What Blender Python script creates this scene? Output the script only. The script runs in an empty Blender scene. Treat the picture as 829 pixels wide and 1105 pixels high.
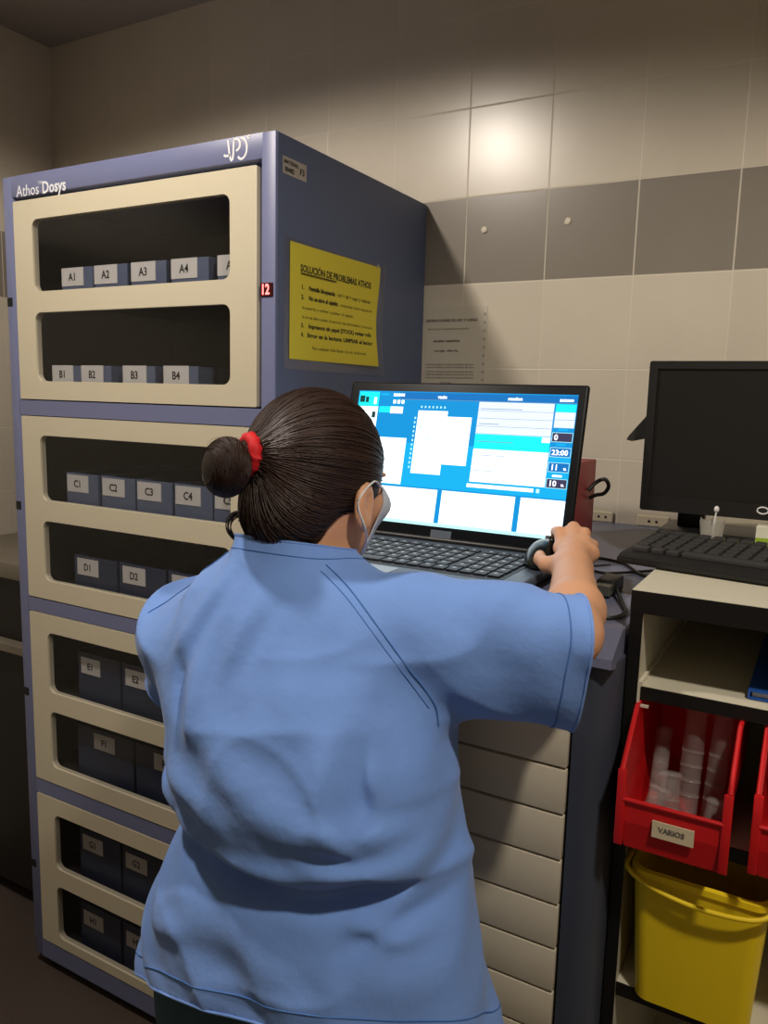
import bpy, bmesh, math, random
import numpy as np
from mathutils import Vector, Matrix
from mathutils.bvhtree import BVHTree
C = bpy.context.scene.collection
random.seed(7)

# ------------------------------------------------------------ camera, world, lights, exposure
def make_camera():
    yaw, pitch, roll = (math.radians(a) for a in (29.368, -8.335, 1.465))
    fw = Vector((-math.sin(yaw)*math.cos(pitch), math.cos(yaw)*math.cos(pitch), math.sin(pitch)))
    r0 = Vector((math.cos(yaw), math.sin(yaw), 0)); u0 = r0.cross(fw)
    r = math.cos(roll)*r0 + math.sin(roll)*u0
    u = -math.sin(roll)*r0 + math.cos(roll)*u0
    cd = bpy.data.cameras.new('camera'); co = bpy.data.objects.new('camera', cd); C.objects.link(co)
    M = Matrix.Identity(4)
    for i in range(3):
        M[i][0] = r[i]; M[i][1] = u[i]; M[i][2] = -fw[i]
    M[0][3], M[1][3], M[2][3] = 1.7263, -1.2237, 1.5217
    co.matrix_world = M
    cd.sensor_fit = 'VERTICAL'; cd.sensor_height = 24; cd.lens = 849.9/1105*24
    cd.clip_start = 0.02
    bpy.context.scene.camera = co
make_camera()
sc = bpy.context.scene
sc.view_settings.view_transform = 'Standard'; sc.view_settings.look = 'None'
sc.view_settings.gamma = 1; sc.view_settings.use_curve_mapping = False
sc.view_settings.exposure = 0.0
w = bpy.data.worlds.new('room_world'); sc.world = w; w.use_nodes = True
w.node_tree.nodes['Background'].inputs[0].default_value = (0.9, 0.85, 0.8, 1)
w.node_tree.nodes['Background'].inputs[1].default_value = 0.05

LAMP = (0.443, -0.70, 2.60)
def spot(name, loc, energy, color, size, radius, blend, target=None):
    l = bpy.data.lights.new(name, 'SPOT'); o = bpy.data.objects.new(name, l); C.objects.link(o)
    o.location = loc; l.energy = energy; l.color = color
    l.spot_size = math.radians(size); l.spot_blend = blend; l.shadow_soft_size = radius
    if target: o.rotation_euler = (Vector(target)-Vector(loc)).to_track_quat('-Z', 'Y').to_euler()
    return o
spot('downlight_beam', LAMP, 82, (1.0, 0.90, 0.79), 160, 0.055, 0.22)
spot('far_downlight_beam', (2.15, -1.0, 2.59), 76, (1.0, 0.90, 0.77), 158, 0.06, 0.3)

# ------------------------------------------------------------ helpers
def s2l(c):
    return tuple(((x/12.92) if x <= 0.04045 else ((x+0.055)/1.055)**2.4) for x in c)
def hexc(h):
    return s2l(tuple(int(h[i:i+2], 16)/255 for i in (0, 2, 4)))
MATS = {}
def mat(name, col, rough=0.5, metal=0.0, noise=0.0, nscale=20, bump=0.0, bscale=60, emit=0.0, spec=0.5, sheen=0.0, sss=0.0, trans=0.0, alpha=1.0, coat=0.0):
    if name in MATS: return MATS[name]
    if isinstance(col, str): col = hexc(col)
    m = bpy.data.materials.new(name); m.use_nodes = True
    nt = m.node_tree; b = nt.nodes['Principled BSDF']
    b.inputs['Base Color'].default_value = (*col, 1); b.inputs['Roughness'].default_value = rough
    b.inputs['Metallic'].default_value = metal; b.inputs['Specular IOR Level'].default_value = spec
    if sheen: b.inputs['Sheen Weight'].default_value = sheen
    if sss:
        b.inputs['Subsurface Weight'].default_value = sss; b.inputs['Subsurface Radius'].default_value = (0.01, 0.004, 0.002)
        b.inputs['Subsurface Scale'].default_value = 1.0
    if trans: b.inputs['Transmission Weight'].default_value = trans
    if alpha < 1: b.inputs['Alpha'].default_value = alpha
    if coat: b.inputs['Coat Weight'].default_value = coat
    if emit:
        b.inputs['Emission Color'].default_value = (*col, 1); b.inputs['Emission Strength'].default_value = emit
        b.inputs['Base Color'].default_value = (0.01, 0.01, 0.01, 1); b.inputs['Specular IOR Level'].default_value = 0.08
    tc = nt.nodes.new('ShaderNodeTexCoord')
    if noise:
        n = nt.nodes.new('ShaderNodeTexNoise'); n.inputs['Scale'].default_value = nscale; n.inputs['Detail'].default_value = 5
        nt.links.new(tc.outputs['Object'], n.inputs['Vector'])
        mx = nt.nodes.new('ShaderNodeMix'); mx.data_type = 'RGBA'
        mx.inputs['A'].default_value = (*[c*(1-noise) for c in col], 1); mx.inputs['B'].default_value = (*[min(1, c*(1+noise)) for c in col], 1)
        nt.links.new(n.outputs['Fac'], mx.inputs['Factor']); nt.links.new(mx.outputs['Result'], b.inputs['Base Color'])
    if bump:
        n = nt.nodes.new('ShaderNodeTexNoise'); n.inputs['Scale'].default_value = bscale; n.inputs['Detail'].default_value = 6
        nt.links.new(tc.outputs['Object'], n.inputs['Vector'])
        bp = nt.nodes.new('ShaderNodeBump'); bp.inputs['Strength'].default_value = bump; bp.inputs['Distance'].default_value = 0.003
        nt.links.new(n.outputs['Fac'], bp.inputs['Height']); nt.links.new(bp.outputs['Normal'], b.inputs['Normal'])
    MATS[name] = m
    return m

def link(name, me, m, parent=None, smooth=None):
    o = bpy.data.objects.new(name, me); C.objects.link(o)
    if m is not None:
        for x in (m if isinstance(m, (list, tuple)) else [m]): me.materials.append(x)
    if parent is not None:
        o.parent = parent
    if smooth is not None:
        for p in me.polygons: p.use_smooth = True
        if smooth < 179:
            try: me.set_sharp_from_angle(angle=math.radians(smooth))
            except Exception: pass
    return o
def obj(name, bm, m, parent=None, smooth=None, world=True):
    """bm in world coordinates when world, else in the parent's own"""
    if parent is not None and world:
        bmesh.ops.translate(bm, vec=-Vector(parent.location) if parent.parent is None else -Vector(parent['o']), verts=bm.verts)
    me = bpy.data.meshes.new(name); bm.to_mesh(me); bm.free()
    o = link(name, me, m, parent, smooth)
    if parent is not None and world:
        o['o'] = tuple(parent.location) if parent.parent is None else tuple(parent['o'])
    return o
def thing(name, label, cat, loc=(0, 0, 0), group=None, rotz=0):
    o = bpy.data.objects.new(name, None); C.objects.link(o); o.empty_display_size = 0.05
    o.location = loc; o.rotation_euler = (0, 0, rotz); tag(o, label, cat, group); return o
def tag(o, label, cat, group=None):
    o['label'] = label; o['category'] = cat
    if group: o['group'] = group
    return o
def struct(name, bm, m, label=None, parent=None, smooth=None):
    o = obj(name, bm, m, parent, smooth)
    if parent is None: o['kind'] = 'structure'
    if label: o['label'] = label
    return o
def NB(): return bmesh.new()
def box(bm, x0, x1, y0, y1, z0, z1, bev=0.0, mi=0, seg=2):
    g = bmesh.ops.create_cube(bm, size=1)
    vs = g['verts']
    for v in vs:
        v.co = Vector(((x0+x1)/2+v.co.x*(x1-x0), (y0+y1)/2+v.co.y*(y1-y0), (z0+z1)/2+v.co.z*(z1-z0)))
    fs = {f for v in vs for f in v.link_faces}
    for f in fs: f.material_index = mi
    if bev:
        es = list({e for v in vs for e in v.link_edges})
        bmesh.ops.bevel(bm, geom=es, offset=bev, segments=seg, profile=0.5, affect='EDGES', clamp_overlap=True)
    return bm
def Bx(*a, **k): return box(NB(), *a, **k)
def cyl(bm, p0, p1, r0, r1=None, n=24, caps=True):
    r1 = r0 if r1 is None else r1
    p0, p1 = Vector(p0), Vector(p1); d = p1-p0
    q = d.to_track_quat('Z', 'Y').to_matrix().to_4x4(); q.translation = (p0+p1)/2
    bmesh.ops.create_cone(bm, cap_ends=caps, cap_tris=False, segments=n, radius1=r0, radius2=r1, depth=d.length, matrix=q)
    return bm
def lathe(bm, prof, c, n=32, axis='Z'):
    """prof = [(r, h)...] turned about the vertical through c"""
    rings = []
    for r, h in prof:
        rings.append([bm.verts.new((c[0]+r*math.cos(2*math.pi*i/n), c[1]+r*math.sin(2*math.pi*i/n), c[2]+h)) for i in range(n)])
    for a, b in zip(rings, rings[1:]):
        for i in range(n):
            bm.faces.new((a[i], a[(i+1) % n], b[(i+1) % n], b[i]))
    bm.faces.new(list(reversed(rings[0]))); bm.faces.new(rings[-1])
    return bm
def tube(bm, pts, r, n=8, closed=False, caps=True):
    pts = [Vector(p) for p in pts]; N = len(pts); rings = []
    rr = r if isinstance(r, (list, tuple)) else [r]*N
    up = Vector((0.13, 0.21, 0.97))
    for i, p in enumerate(pts):
        a = pts[(i-1) % N] if (closed or i > 0) else p; b = pts[(i+1) % N] if (closed or i < N-1) else p
        t = (b-a).normalized()
        s = t.cross(up)
        if s.length < 1e-4: s = t.cross(Vector((1, 0, 0)))
        s.normalize(); q = s.cross(t)
        rings.append([bm.verts.new(p+rr[i]*(math.cos(2*math.pi*k/n)*s+math.sin(2*math.pi*k/n)*q)) for k in range(n)])
    for i in range(N if closed else N-1):
        a, b = rings[i], rings[(i+1) % N]
        for k in range(n): bm.faces.new((a[k], b[k], b[(k+1) % n], a[(k+1) % n]))
    if not closed and caps:
        bm.faces.new(rings[0]); bm.faces.new(list(reversed(rings[-1])))
    return bm
def spline(pts, n=8):
    pts = [Vector(p) for p in pts]; out = []
    P = [2*pts[0]-pts[1]]+pts+[2*pts[-1]-pts[-2]]
    for i in range(1, len(P)-2):
        for k in range(n):
            t = k/n
            out.append(0.5*((2*P[i])+(-P[i-1]+P[i+1])*t+(2*P[i-1]-5*P[i]+4*P[i+1]-P[i+2])*t*t+(-P[i-1]+3*P[i]-3*P[i+1]+P[i+2])*t**3))
    out.append(pts[-1]); return out
def rrect(x0, x1, z0, z1, r, n=6):
    out = []
    for cx, cz, a0 in ((x1-r, z1-r, 0), (x0+r, z1-r, 90), (x0+r, z0+r, 180), (x1-r, z0+r, 270)):
        for k in range(n+1):
            a = math.radians(a0+90*k/n); out.append((cx+r*math.cos(a), cz+r*math.sin(a)))
    return out
def plate(outer, holes, y0, y1, bm=None):
    """flat plate in the XZ plane with holes, thickness y0..y1"""
    bm = bm or NB(); b2 = NB()
    for loop in [outer]+holes:
        vs = [b2.verts.new((x, y0, z)) for x, z in loop]
        for i in range(len(vs)): b2.edges.new((vs[i], vs[(i+1) % len(vs)]))
    bmesh.ops.triangle_fill(b2, edges=b2.edges[:], use_beauty=True, use_dissolve=False)
    r = bmesh.ops.extrude_face_region(b2, geom=b2.faces[:])
    bmesh.ops.translate(b2, vec=(0, y1-y0, 0), verts=[v for v in r['geom'] if isinstance(v, bmesh.types.BMVert)])
    bmesh.ops.recalc_face_normals(b2, faces=b2.faces[:])
    me = bpy.data.meshes.new('t'); b2.to_mesh(me); b2.free(); bm.from_mesh(me); bpy.data.meshes.remove(me)
    return bm
def text_bm(body, size, bold=0.0, align='LEFT', shear=0.0, depth=0.0004, sx=1.0):
    cu = bpy.data.curves.new('t', 'FONT'); cu.body = body; cu.size = size; cu.align_x = align; cu.extrude = depth/2
    cu.offset = bold; cu.shear = shear; cu.resolution_u = 2
    o = bpy.data.objects.new('t', cu); C.objects.link(o)
    dg = bpy.context.evaluated_depsgraph_get()
    me = bpy.data.meshes.new_from_object(o.evaluated_get(dg)); bm = NB(); bm.from_mesh(me)
    bpy.data.objects.remove(o); bpy.data.curves.remove(cu); bpy.data.meshes.remove(me)
    if sx != 1: bmesh.ops.scale(bm, vec=(sx, 1, 1), verts=bm.verts)
    return bm
def place(bm, loc, face='front'):
    if face == 'front': M = Matrix.Rotation(math.pi/2, 4, 'X')
    elif face == 'right': M = Matrix.Rotation(math.pi/2, 4, 'Z') @ Matrix.Rotation(math.pi/2, 4, 'X')
    else: M = Matrix.Identity(4)
    M = Matrix.Translation(loc) @ M
    bmesh.ops.transform(bm, matrix=M, verts=bm.verts); return bm
def join(bm, b2):
    me = bpy.data.meshes.new('t'); b2.to_mesh(me); b2.free(); bm.from_mesh(me); bpy.data.meshes.remove(me); return bm

# ------------------------------------------------------------ materials
TW = 0.2048; TX = 0.8996; TZ = 2.0066; D = 0.6197; CEIL = 2.615
def tile_mat(name, axis='x'):
    m = bpy.data.materials.new(name); m.use_nodes = True; nt = m.node_tree; N = nt.nodes; L = nt.links
    b = N['Principled BSDF']
    geo = N.new('ShaderNodeNewGeometry'); sep = N.new('ShaderNodeSeparateXYZ'); L.new(geo.outputs['Position'], sep.inputs[0])
    def M(op, a, bb=None, c=None):
        n = N.new('ShaderNodeMath'); n.operation = op
        for i, v in enumerate((a, bb, c)):
            if v is None: continue
            if isinstance(v, (int, float)): n.inputs[i].default_value = v
            else: L.new(v, n.inputs[i])
        return n.outputs[0]
    u = sep.outputs['X' if axis == 'x' else 'Y']; z = sep.outputs['Z']
    du = M('DIVIDE', M('SUBTRACT', u, TX if axis == 'x' else D), TW); dz = M('DIVIDE', M('SUBTRACT', z, TZ), TW)
    fu = M('ABSOLUTE', M('SUBTRACT', M('FRACT', M('ADD', du, 0.5)), 0.5)); fz = M('ABSOLUTE', M('SUBTRACT', M('FRACT', M('ADD', dz, 0.5)), 0.5))
    g = M('MINIMUM', fu, fz)
    grout = M('SUBTRACT', 1.0, M('SMOOTH_MIN', 1.0, M('DIVIDE', g, 0.0095), 0.0)) 
    gr = N.new('ShaderNodeMapRange'); gr.inputs['From Min'].default_value = 0.004; gr.inputs['From Max'].default_value = 0.010
    gr.inputs['To Min'].default_value = 1; gr.inputs['To Max'].default_value = 0; L.new(g, gr.inputs['Value'])
    band = M('MULTIPLY', M('LESS_THAN', z, TZ), M('GREATER_THAN', z, TZ-TW))
    cell = N.new('ShaderNodeCombineXYZ'); L.new(M('FLOOR', du), cell.inputs[0]); L.new(M('FLOOR', dz), cell.inputs[1])
    wn = N.new('ShaderNodeTexWhiteNoise'); L.new(cell.outputs[0], wn.inputs['Vector'])
    ns = N.new('ShaderNodeTexNoise'); ns.inputs['Scale'].default_value = 9; ns.inputs['Detail'].default_value = 6; L.new(geo.outputs['Position'], ns.inputs['Vector'])
    c1 = N.new('ShaderNodeMix'); c1.data_type = 'RGBA'; c1.inputs['A'].default_value = (*hexc('d2c9b8'), 1); c1.inputs['B'].default_value = (*hexc('8a8378'), 1); L.new(band, c1.inputs['Factor'])
    hv = N.new('ShaderNodeHueSaturation'); L.new(c1.outputs['Result'], hv.inputs['Color'])
    L.new(M('ADD', 0.9, M('ADD', M('MULTIPLY', wn.outputs['Value'], 0.06), M('MULTIPLY', ns.outputs['Fac'], 0.12))), hv.inputs['Value'])
    c2 = N.new('ShaderNodeMix'); c2.data_type = 'RGBA'; c2.inputs['B'].default_value = (*hexc('dcd3c2'), 1)
    L.new(hv.outputs['Color'], c2.inputs['A']); L.new(M('MULTIPLY', gr.outputs['Result'], 0.8), c2.inputs['Factor']); L.new(c2.outputs['Result'], b.inputs['Base Color'])
    rg = N.new('ShaderNodeMapRange'); rg.inputs['To Min'].default_value = 0.28; rg.inputs['To Max'].default_value = 0.7
    L.new(gr.outputs['Result'], rg.inputs['Value']); L.new(rg.outputs['Result'], b.inputs['Roughness'])
    bn = N.new('ShaderNodeTexNoise'); bn.inputs['Scale'].default_value = 6; L.new(geo.outputs['Position'], bn.inputs['Vector'])
    hsum = M('SUBTRACT', M('MULTIPLY', bn.outputs['Fac'], 0.25), gr.outputs['Result'])
    bp = N.new('ShaderNodeBump'); bp.inputs['Strength'].default_value = 0.35; bp.inputs['Distance'].default_value = 0.002
    L.new(hsum, bp.inputs['Height']); L.new(bp.outputs['Normal'], b.inputs['Normal'])
    return m
tile_x = tile_mat('wall_tiles', 'x'); tile_y = tile_mat('wall_tiles_side', 'y')
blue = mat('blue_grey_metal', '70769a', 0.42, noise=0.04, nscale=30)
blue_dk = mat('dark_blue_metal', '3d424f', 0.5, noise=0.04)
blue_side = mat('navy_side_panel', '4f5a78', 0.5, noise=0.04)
cream = mat('cream_door', 'cfc6ad', 0.5, noise=0.02)
dark = mat('black_plastic', '141414', 0.4)
darkm = mat('black_matte', '0d0d0e', 0.6)
inner = mat('dark_interior', '0a0a0b', 0.8)
white_lab = mat('white_label', 'dcdad6', 0.6)
ink = mat('black_ink', '1a1a1c', 0.6)
ink_soft = mat('faded_ink', '6d685e', 0.7)
whitep = mat('white_print', 'e6e6ea', 0.5)
binm = mat('blue_grey_plastic', '5d6a85', 0.45)
binm2 = mat('navy_plastic', '2a3752', 0.45)
cream_dr = mat('cream_drawer', 'c9c0ab', 0.5, noise=0.05, nscale=10)
shelfw = mat('white_laminate', 'c9c4b0', 0.45, noise=0.03)
shelfb = mat('black_edge', '0c0b0a', 0.45)
glass = bpy.data.materials.new('smoked_glass'); glass.use_nodes = True
nt = glass.node_tree; nt.nodes.remove(nt.nodes['Principled BSDF'])
tr = nt.nodes.new('ShaderNodeBsdfTransparent'); tr.inputs[0].default_value = (0.88, 0.88, 0.89, 1)
gl = nt.nodes.new('ShaderNodeBsdfGlossy'); gl.inputs['Roughness'].default_value = 0.14
mx = nt.nodes.new('ShaderNodeMixShader'); mx.inputs[0].default_value = 0.035; nt.links.new(tr.outputs[0], mx.inputs[1]); nt.links.new(gl.outputs[0], mx.inputs[2])
nt.links.new(mx.outputs[0], nt.nodes['Material Output'].inputs[0])
clearp = bpy.data.materials.new('clear_plastic'); clearp.use_nodes = True
nt = clearp.node_tree; nt.nodes.remove(nt.nodes['Principled BSDF'])
tr = nt.nodes.new('ShaderNodeBsdfTransparent'); tr.inputs[0].default_value = (0.93, 0.90, 0.89, 1)
df = nt.nodes.new('ShaderNodeBsdfPrincipled'); df.inputs['Base Color'].default_value = (0.75, 0.72, 0.7, 1); df.inputs['Roughness'].default_value = 0.15
mx = nt.nodes.new('ShaderNodeMixShader'); mx.inputs[0].default_value = 0.17
nt.links.new(tr.outputs[0], mx.inputs[1]); nt.links.new(df.outputs[0], mx.inputs[2]); nt.links.new(mx.outputs[0], nt.nodes['Material Output'].inputs[0])

# ------------------------------------------------------------ setting
XL, XR, YF = -0.6, 2.9, -2.6
struct('floor', Bx(XL-.1, XR+.1, YF-.1, D+.1, -0.06, 0), mat('brown_speckled_floor', '4a3f39', 0.45, noise=0.35, nscale=160, bump=0.1))
struct('ceiling', Bx(XL-.1, XR+.1, YF-.1, D+.1, CEIL, CEIL+.06), mat('grey_plaster', 'a09a94', 0.85, bump=0.2, bscale=90))
struct('wall_back', Bx(XL-.1, XR+.1, D, D+.1, 0, CEIL), tile_x)
struct('wall_left', Bx(XL-.1, XL, YF-.1, D, 0, CEIL), tile_y)
plaster = mat('beige_plaster', '9a9184', 0.8)
struct('wall_right', Bx(XR, XR+.1, YF-.1, D, 0, CEIL), plaster)
struct('wall_front', Bx(XL, XR, YF-.1, YF, 0, CEIL), plaster)

def downlight(x, y, label):
    t = thing('recessed_downlight', label, 'ceiling light', (x, y, CEIL), 'round downlights in the ceiling')
    bm = NB(); prof = [(0.062, 0), (0.085, 0.0), (0.088, -0.004), (0.062, -0.008)]
    n = 40; rings = [[bm.verts.new((r*math.cos(2*math.pi*i/n), r*math.sin(2*math.pi*i/n), h)) for i in range(n)] for r, h in prof]
    for a, b in zip(rings, rings[1:]+rings[:1]):
        for i in range(n): bm.faces.new((a[i], a[(i+1) % n], b[(i+1) % n], b[i]))
    obj('trim_ring', bm, whitep, t, 40, world=False)
    bm = NB(); bmesh.ops.create_circle(bm, cap_ends=True, segments=32, radius=0.06, matrix=Matrix.Translation((0, 0, -0.003)))
    obj('lamp_lens', bm, mat('lamp_lens', (1, .85, .68), emit=2.5), t, world=False)
downlight(LAMP[0], LAMP[1], 'round recessed ceiling downlight in front of the tall cabinet')
downlight(2.15, -1.0, 'round recessed ceiling downlight above the shelf unit side')

# ------------------------------------------------------------ tall cabinet
W, H = 0.791, 2.0
cab = thing('dispensing_cabinet', 'tall blue grey medicine dispensing cabinet with four cream doors and dark windows', 'cabinet', (W/2, D/2, 0))
bm = NB()
box(bm, 0, 0.034, 0, D-.004, 0.03, H, 0.003); box(bm, W-.034, W, 0, D-.004, 0.03, H, 0.003)
box(bm, 0.03, W-.03, 0, D-.004, 1.953, H, 0.002)
for z0, z1 in ((1.457, 1.492), (0.977, 1.011), (0.497, 0.534), (0.03, 0.080)): box(bm, 0.03, W-.03, 0.0, 0.02, z0, z1)
box(bm, 0.03, W-.03, D-.02, D-.006, 0.03, H-.01); box(bm, 0.03, W-.03, 0.02, D-.01, 0.03, 0.05)
obj('cabinet_body', bm, blue, cab, 30)
obj('plinth', Bx(0.02, W-.02, 0.02, D-.02, 0, 0.03), darkm, cab)
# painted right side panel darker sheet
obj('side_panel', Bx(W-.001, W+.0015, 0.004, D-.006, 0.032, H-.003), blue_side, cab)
bm = NB()
for z in (1.735, 1.513, 1.232, 1.028, 0.757, 0.56, 0.277, 0.085):
    box(bm, 0.036, W-.036, 0.024, 0.5, z-.012, z)
obj('inner_shelf', bm, inner, cab)
bm = NB()
box(bm, 0.034, 0.038, 0.022, 0.5, 0.08, 1.95); box(bm, W-.038, W-.034, 0.022, 0.5, 0.08, 1.95); box(bm, 0.036, W-.036, 0.5, 0.505, 0.08, 1.95)
obj('inner_lining', bm, inner, cab)
doors = [((1.495, 1.943), [(1.740, 1.899), (1.537, 1.693)]), ((1.014, 1.455), [(1.256, 1.411), (1.060, 1.207)]),
         ((0.537, 0.975), [(0.777, 0.930), (0.580, 0.728)]), ((0.083, 0.495), [(0.303, 0.452), (0.109, 0.256)])]
for (z0, z1), wins in doors:
    d = obj('cabinet_door', plate(rrect(0.037, 0.748, z0, z1, 0.003, 2), [rrect(0.101, 0.682, a, b, 0.018) for a, b in wins], -0.0015, 0.014), cream, cab, 30)
    for a, b in wins: obj('window_pane', Bx(0.1015, 0.6815, 0.003, 0.006, a+.0005, b-.0005), glass, d)
for z in (1.720, 1.236, 0.760, 0.289): obj('door_latch', Bx(0.0015, 0.0205, -0.0015, 0.01, z-.0105, z+.0105, 0.002), darkm, cab)
bm = place(text_bm('Athos', 0.036, 0.0, sx=.9), (0.05, -0.0004, 1.952)); obj('brand_lettering', join(bm, place(text_bm('TM', 0.010), (0.126, -0.0004, 1.972))), whitep, cab)
obj('brand_lettering', place(text_bm('Dosys', 0.036, 0.0007, sx=.88), (0.139, -0.0004, 1.952)), whitep, cab, )
def stroke(bm, pts, w, y):
    # flat ribbon lettering in the front plane
    P = [Vector((x, 0, z)) for x, z in pts]; L = []; R = []
    for i, p in enumerate(P):
        t = (P[min(i+1, len(P)-1)]-P[max(i-1, 0)]).normalized(); nrm = Vector((-t.z, 0, t.x))
        L.append(bm.verts.new((p.x+nrm.x*w/2, y, p.z+nrm.z*w/2))); R.append(bm.verts.new((p.x-nrm.x*w/2, y, p.z-nrm.z*w/2)))
    for i in range(len(P)-1): bm.faces.new((L[i], L[i+1], R[i+1], R[i]))
bm = NB(); bx, bz, q = 0.667, 1.958, 0.0375
def lg(pts): stroke(bm, [(bx+x*q, bz+z*q) for x, z in pts], 0.0044, -0.0006)
lg([(0.0, .32), (.12, .25), (.25, .25), (.42, .27)])
lg([(.28, 1.0), (.31, .75), (.36, .4), (.44, 0.08), (.5, 0.0), (.58, .04), (.62, .3), (.66, .95)])
arc = lambda cx, cz, rx, rz, a0, a1, n=10: [(cx+rx*math.cos(math.radians(a0+(a1-a0)*k/n)), cz+rz*math.sin(math.radians(a0+(a1-a0)*k/n))) for k in range(n+1)]
lg([(.66, .95)]+arc(.8, .72, .26, .28, 90, -90))
lg([(1.1, .98)]+arc(1.12, .5, .38, .5, 80, -90)+[(1.0, .05), (.93, .15)])
lg(arc(1.62, 1.0, .05, .05, 0, 330, 8))
obj('logo_emblem', bm, whitep, cab)
led = obj('status_display', Bx(0.757, 0.786, -0.0025, 0.002, 1.7035, 1.729, 0.001), mat('red_window', '3a0508', 0.3), cab)
seg = mat('red_led', (1.0, 0.13, 0.12), emit=5)
bm = place(text_bm('12', 0.027, 0.0006, sx=.78), (0.7585, -0.0031, 1.7075)); obj('lit_digit', bm, seg, led)
st = obj('asset_sticker', Bx(W+.0015, W+.0022, 0.018, 0.094, 1.929, 1.960), mat('worn_sticker', 'a39c92', 0.5, noise=.15, nscale=60), cab)
bm = NB(); bmt = text_bm('MATERIAL', 0.010, 0.0002); join(bm, place(bmt, (W+.0024, 0.022, 1.948), 'right'))
join(bm, place(text_bm('00482', 0.012, 0.0004), (W+.0024, 0.024, 1.934), 'right')); join(bm, place(text_bm('F3', 0.016, 0.0004), (W+.0024, 0.072, 1.938), 'right'))
obj('sticker_print', bm, ink, st)

# bins behind the windows
def make_bin(w, h, d, m):
    bm = NB(); t = 0.003
    box(bm, 0, w, 0, t, 0, h, 0.001); box(bm, 0, w, d-t, d, 0, h, 0.001); box(bm, 0, t, t, d-t, 0, h); box(bm, w-t, w, t, d-t, 0, h); box(bm, t, w-t, t, d-t, 0, t)
    return bm
def bin_row(row, xs, z0, h, w, lz, lw=0.072, lh=0.040, m=binm, off=0.0, gname='top'):
    proto = None
    for i, x in enumerate(xs):
        code = '%s%d' % (row, i+1)
        t = thing('medicine_bin', '%s plastic bin with white label %s behind a dark cabinet window' % ('blue grey' if m is binm else 'navy', code), 'storage bin', (x-off, 0.032, z0), 'bins in cabinet row '+row)
        if proto is None:
            proto = obj('bin_body', make_bin(w, h, 0.30, m), m, t, world=False)
        else:
            c = proto.copy(); C.objects.link(c); c.parent = t
        la = obj('bin_label', Bx(off, off+lw, -0.0012, 0, lz-z0, lz-z0+lh), white_lab, t, world=False)
        tb = place(text_bm(code, 0.024, 0.0004, 'CENTER', sx=.9), (off+lw/2, -0.0016, lz-z0+lh/2-.0085)); o = obj('label_code', tb, ink, la, world=False)
bin_row('A', [0.156, 0.264, 0.379, 0.496, 0.622], 1.736, 0.057, 0.102, 1.753)
bin_row('B', [0.112, 0.212, 0.347, 0.470], 1.514, 0.060, 0.097, 1.535)
bin_row('C', [0.152, 0.272, 0.385, 0.500, 0.612], 1.233, 0.091, 0.108, 1.280, off=0.004)
bin_row('D', [0.178, 0.332, 0.486], 1.029, 0.098, 0.146, 1.081, off=0.012, m=binm2)
bin_row('E', [0.180, 0.333], 0.758, 0.128, 0.146, 0.834, lw=.066, off=0.012, m=binm2)
bin_row('F', [0.218, 0.421], 0.561, 0.135, 0.195, 0.647, off=0.06, m=binm2)
bin_row('G', [0.166, 0.319], 0.278, 0.140, 0.146, 0.364, off=0.012, m=binm2)
bin_row('H', [0.160, 0.315], 0.086, 0.125, 0.146, 0.152, off=0.012, m=binm2)

# yellow notice in a plastic sleeve
note = thing('yellow_notice', 'yellow printed instruction sheet taped on the blue cabinet side', 'notice', (W+.002, 0.21, 1.70))
def bent_sheet(y0, y1, z0, z1, x, amp, m, name, th=0.0006):
    bm = NB(); ny, nz = 16, 20; g = []
    for j in range(nz+1):
        row = []
        for i in range(ny+1):
            y = y0+(y1-y0)*i/ny; z = z0+(z1-z0)*j/nz
            s = amp*(0.5+0.5*math.sin(j/nz*5.1+1.0))*max(0, (i/ny-.3))*1.2 + 0.0008
            row.append(bm.verts.new((x+s, y-amp*0.9*math.sin(j/nz*5.5)*(i/ny)**3, z)))
        g.append(row)
    for j in range(nz):
        for i in range(ny): bm.faces.new((g[j][i], g[j][i+1], g[j+1][i+1], g[j+1][i]))
    r = bmesh.ops.extrude_face_region(bm, geom=bm.faces[:]); bmesh.ops.translate(bm, vec=(th, 0, 0), verts=[v for v in r['geom'] if isinstance(v, bmesh.types.BMVert)])
    bmesh.ops.recalc_face_normals(bm, faces=bm.faces[:])
    return obj(name, bm, m, note, 60)
def sheet_x(y, z, y0, y1, z0, z1, amp):
    i = (y-y0)/(y1-y0); j = (z-z0)/(z1-z0)
    return amp*(0.5+0.5*math.sin(j*5.1+1.0))*max(0, (i-.3))*1.2 + 0.0008
SY0, SY1, SZ0, SZ1, SA = 0.041, 0.372, 1.590, 1.811, 0.012
sleeve_m = bpy.data.materials.new('clear_sleeve'); sleeve_m.use_nodes = True
nt = sleeve_m.node_tree; nt.nodes.remove(nt.nodes['Principled BSDF']); tr = nt.nodes.new('ShaderNodeBsdfTransparent'); tr.inputs[0].default_value = (.93, .93, .95, 1)
gl = nt.nodes.new('ShaderNodeBsdfGlossy'); gl.inputs['Roughness'].default_value = 0.25; mx = nt.nodes.new('ShaderNodeMixShader'); mx.inputs[0].default_value = 0.07
nt.links.new(tr.outputs[0], mx.inputs[1]); nt.links.new(gl.outputs[0], mx.inputs[2]); nt.links.new(mx.outputs[0], nt.nodes['Material Output'].inputs[0])
bent_sheet(SY0, SY1, SZ0, SZ1, W+.0022, SA, mat('yellow_paper', 'cfc035', 0.6), 'paper_sheet')
bent_sheet(0.024, 0.402, 1.570, 1.818, W+.0016, SA*.9, sleeve_m, 'plastic_sleeve', 0.0002)
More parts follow.
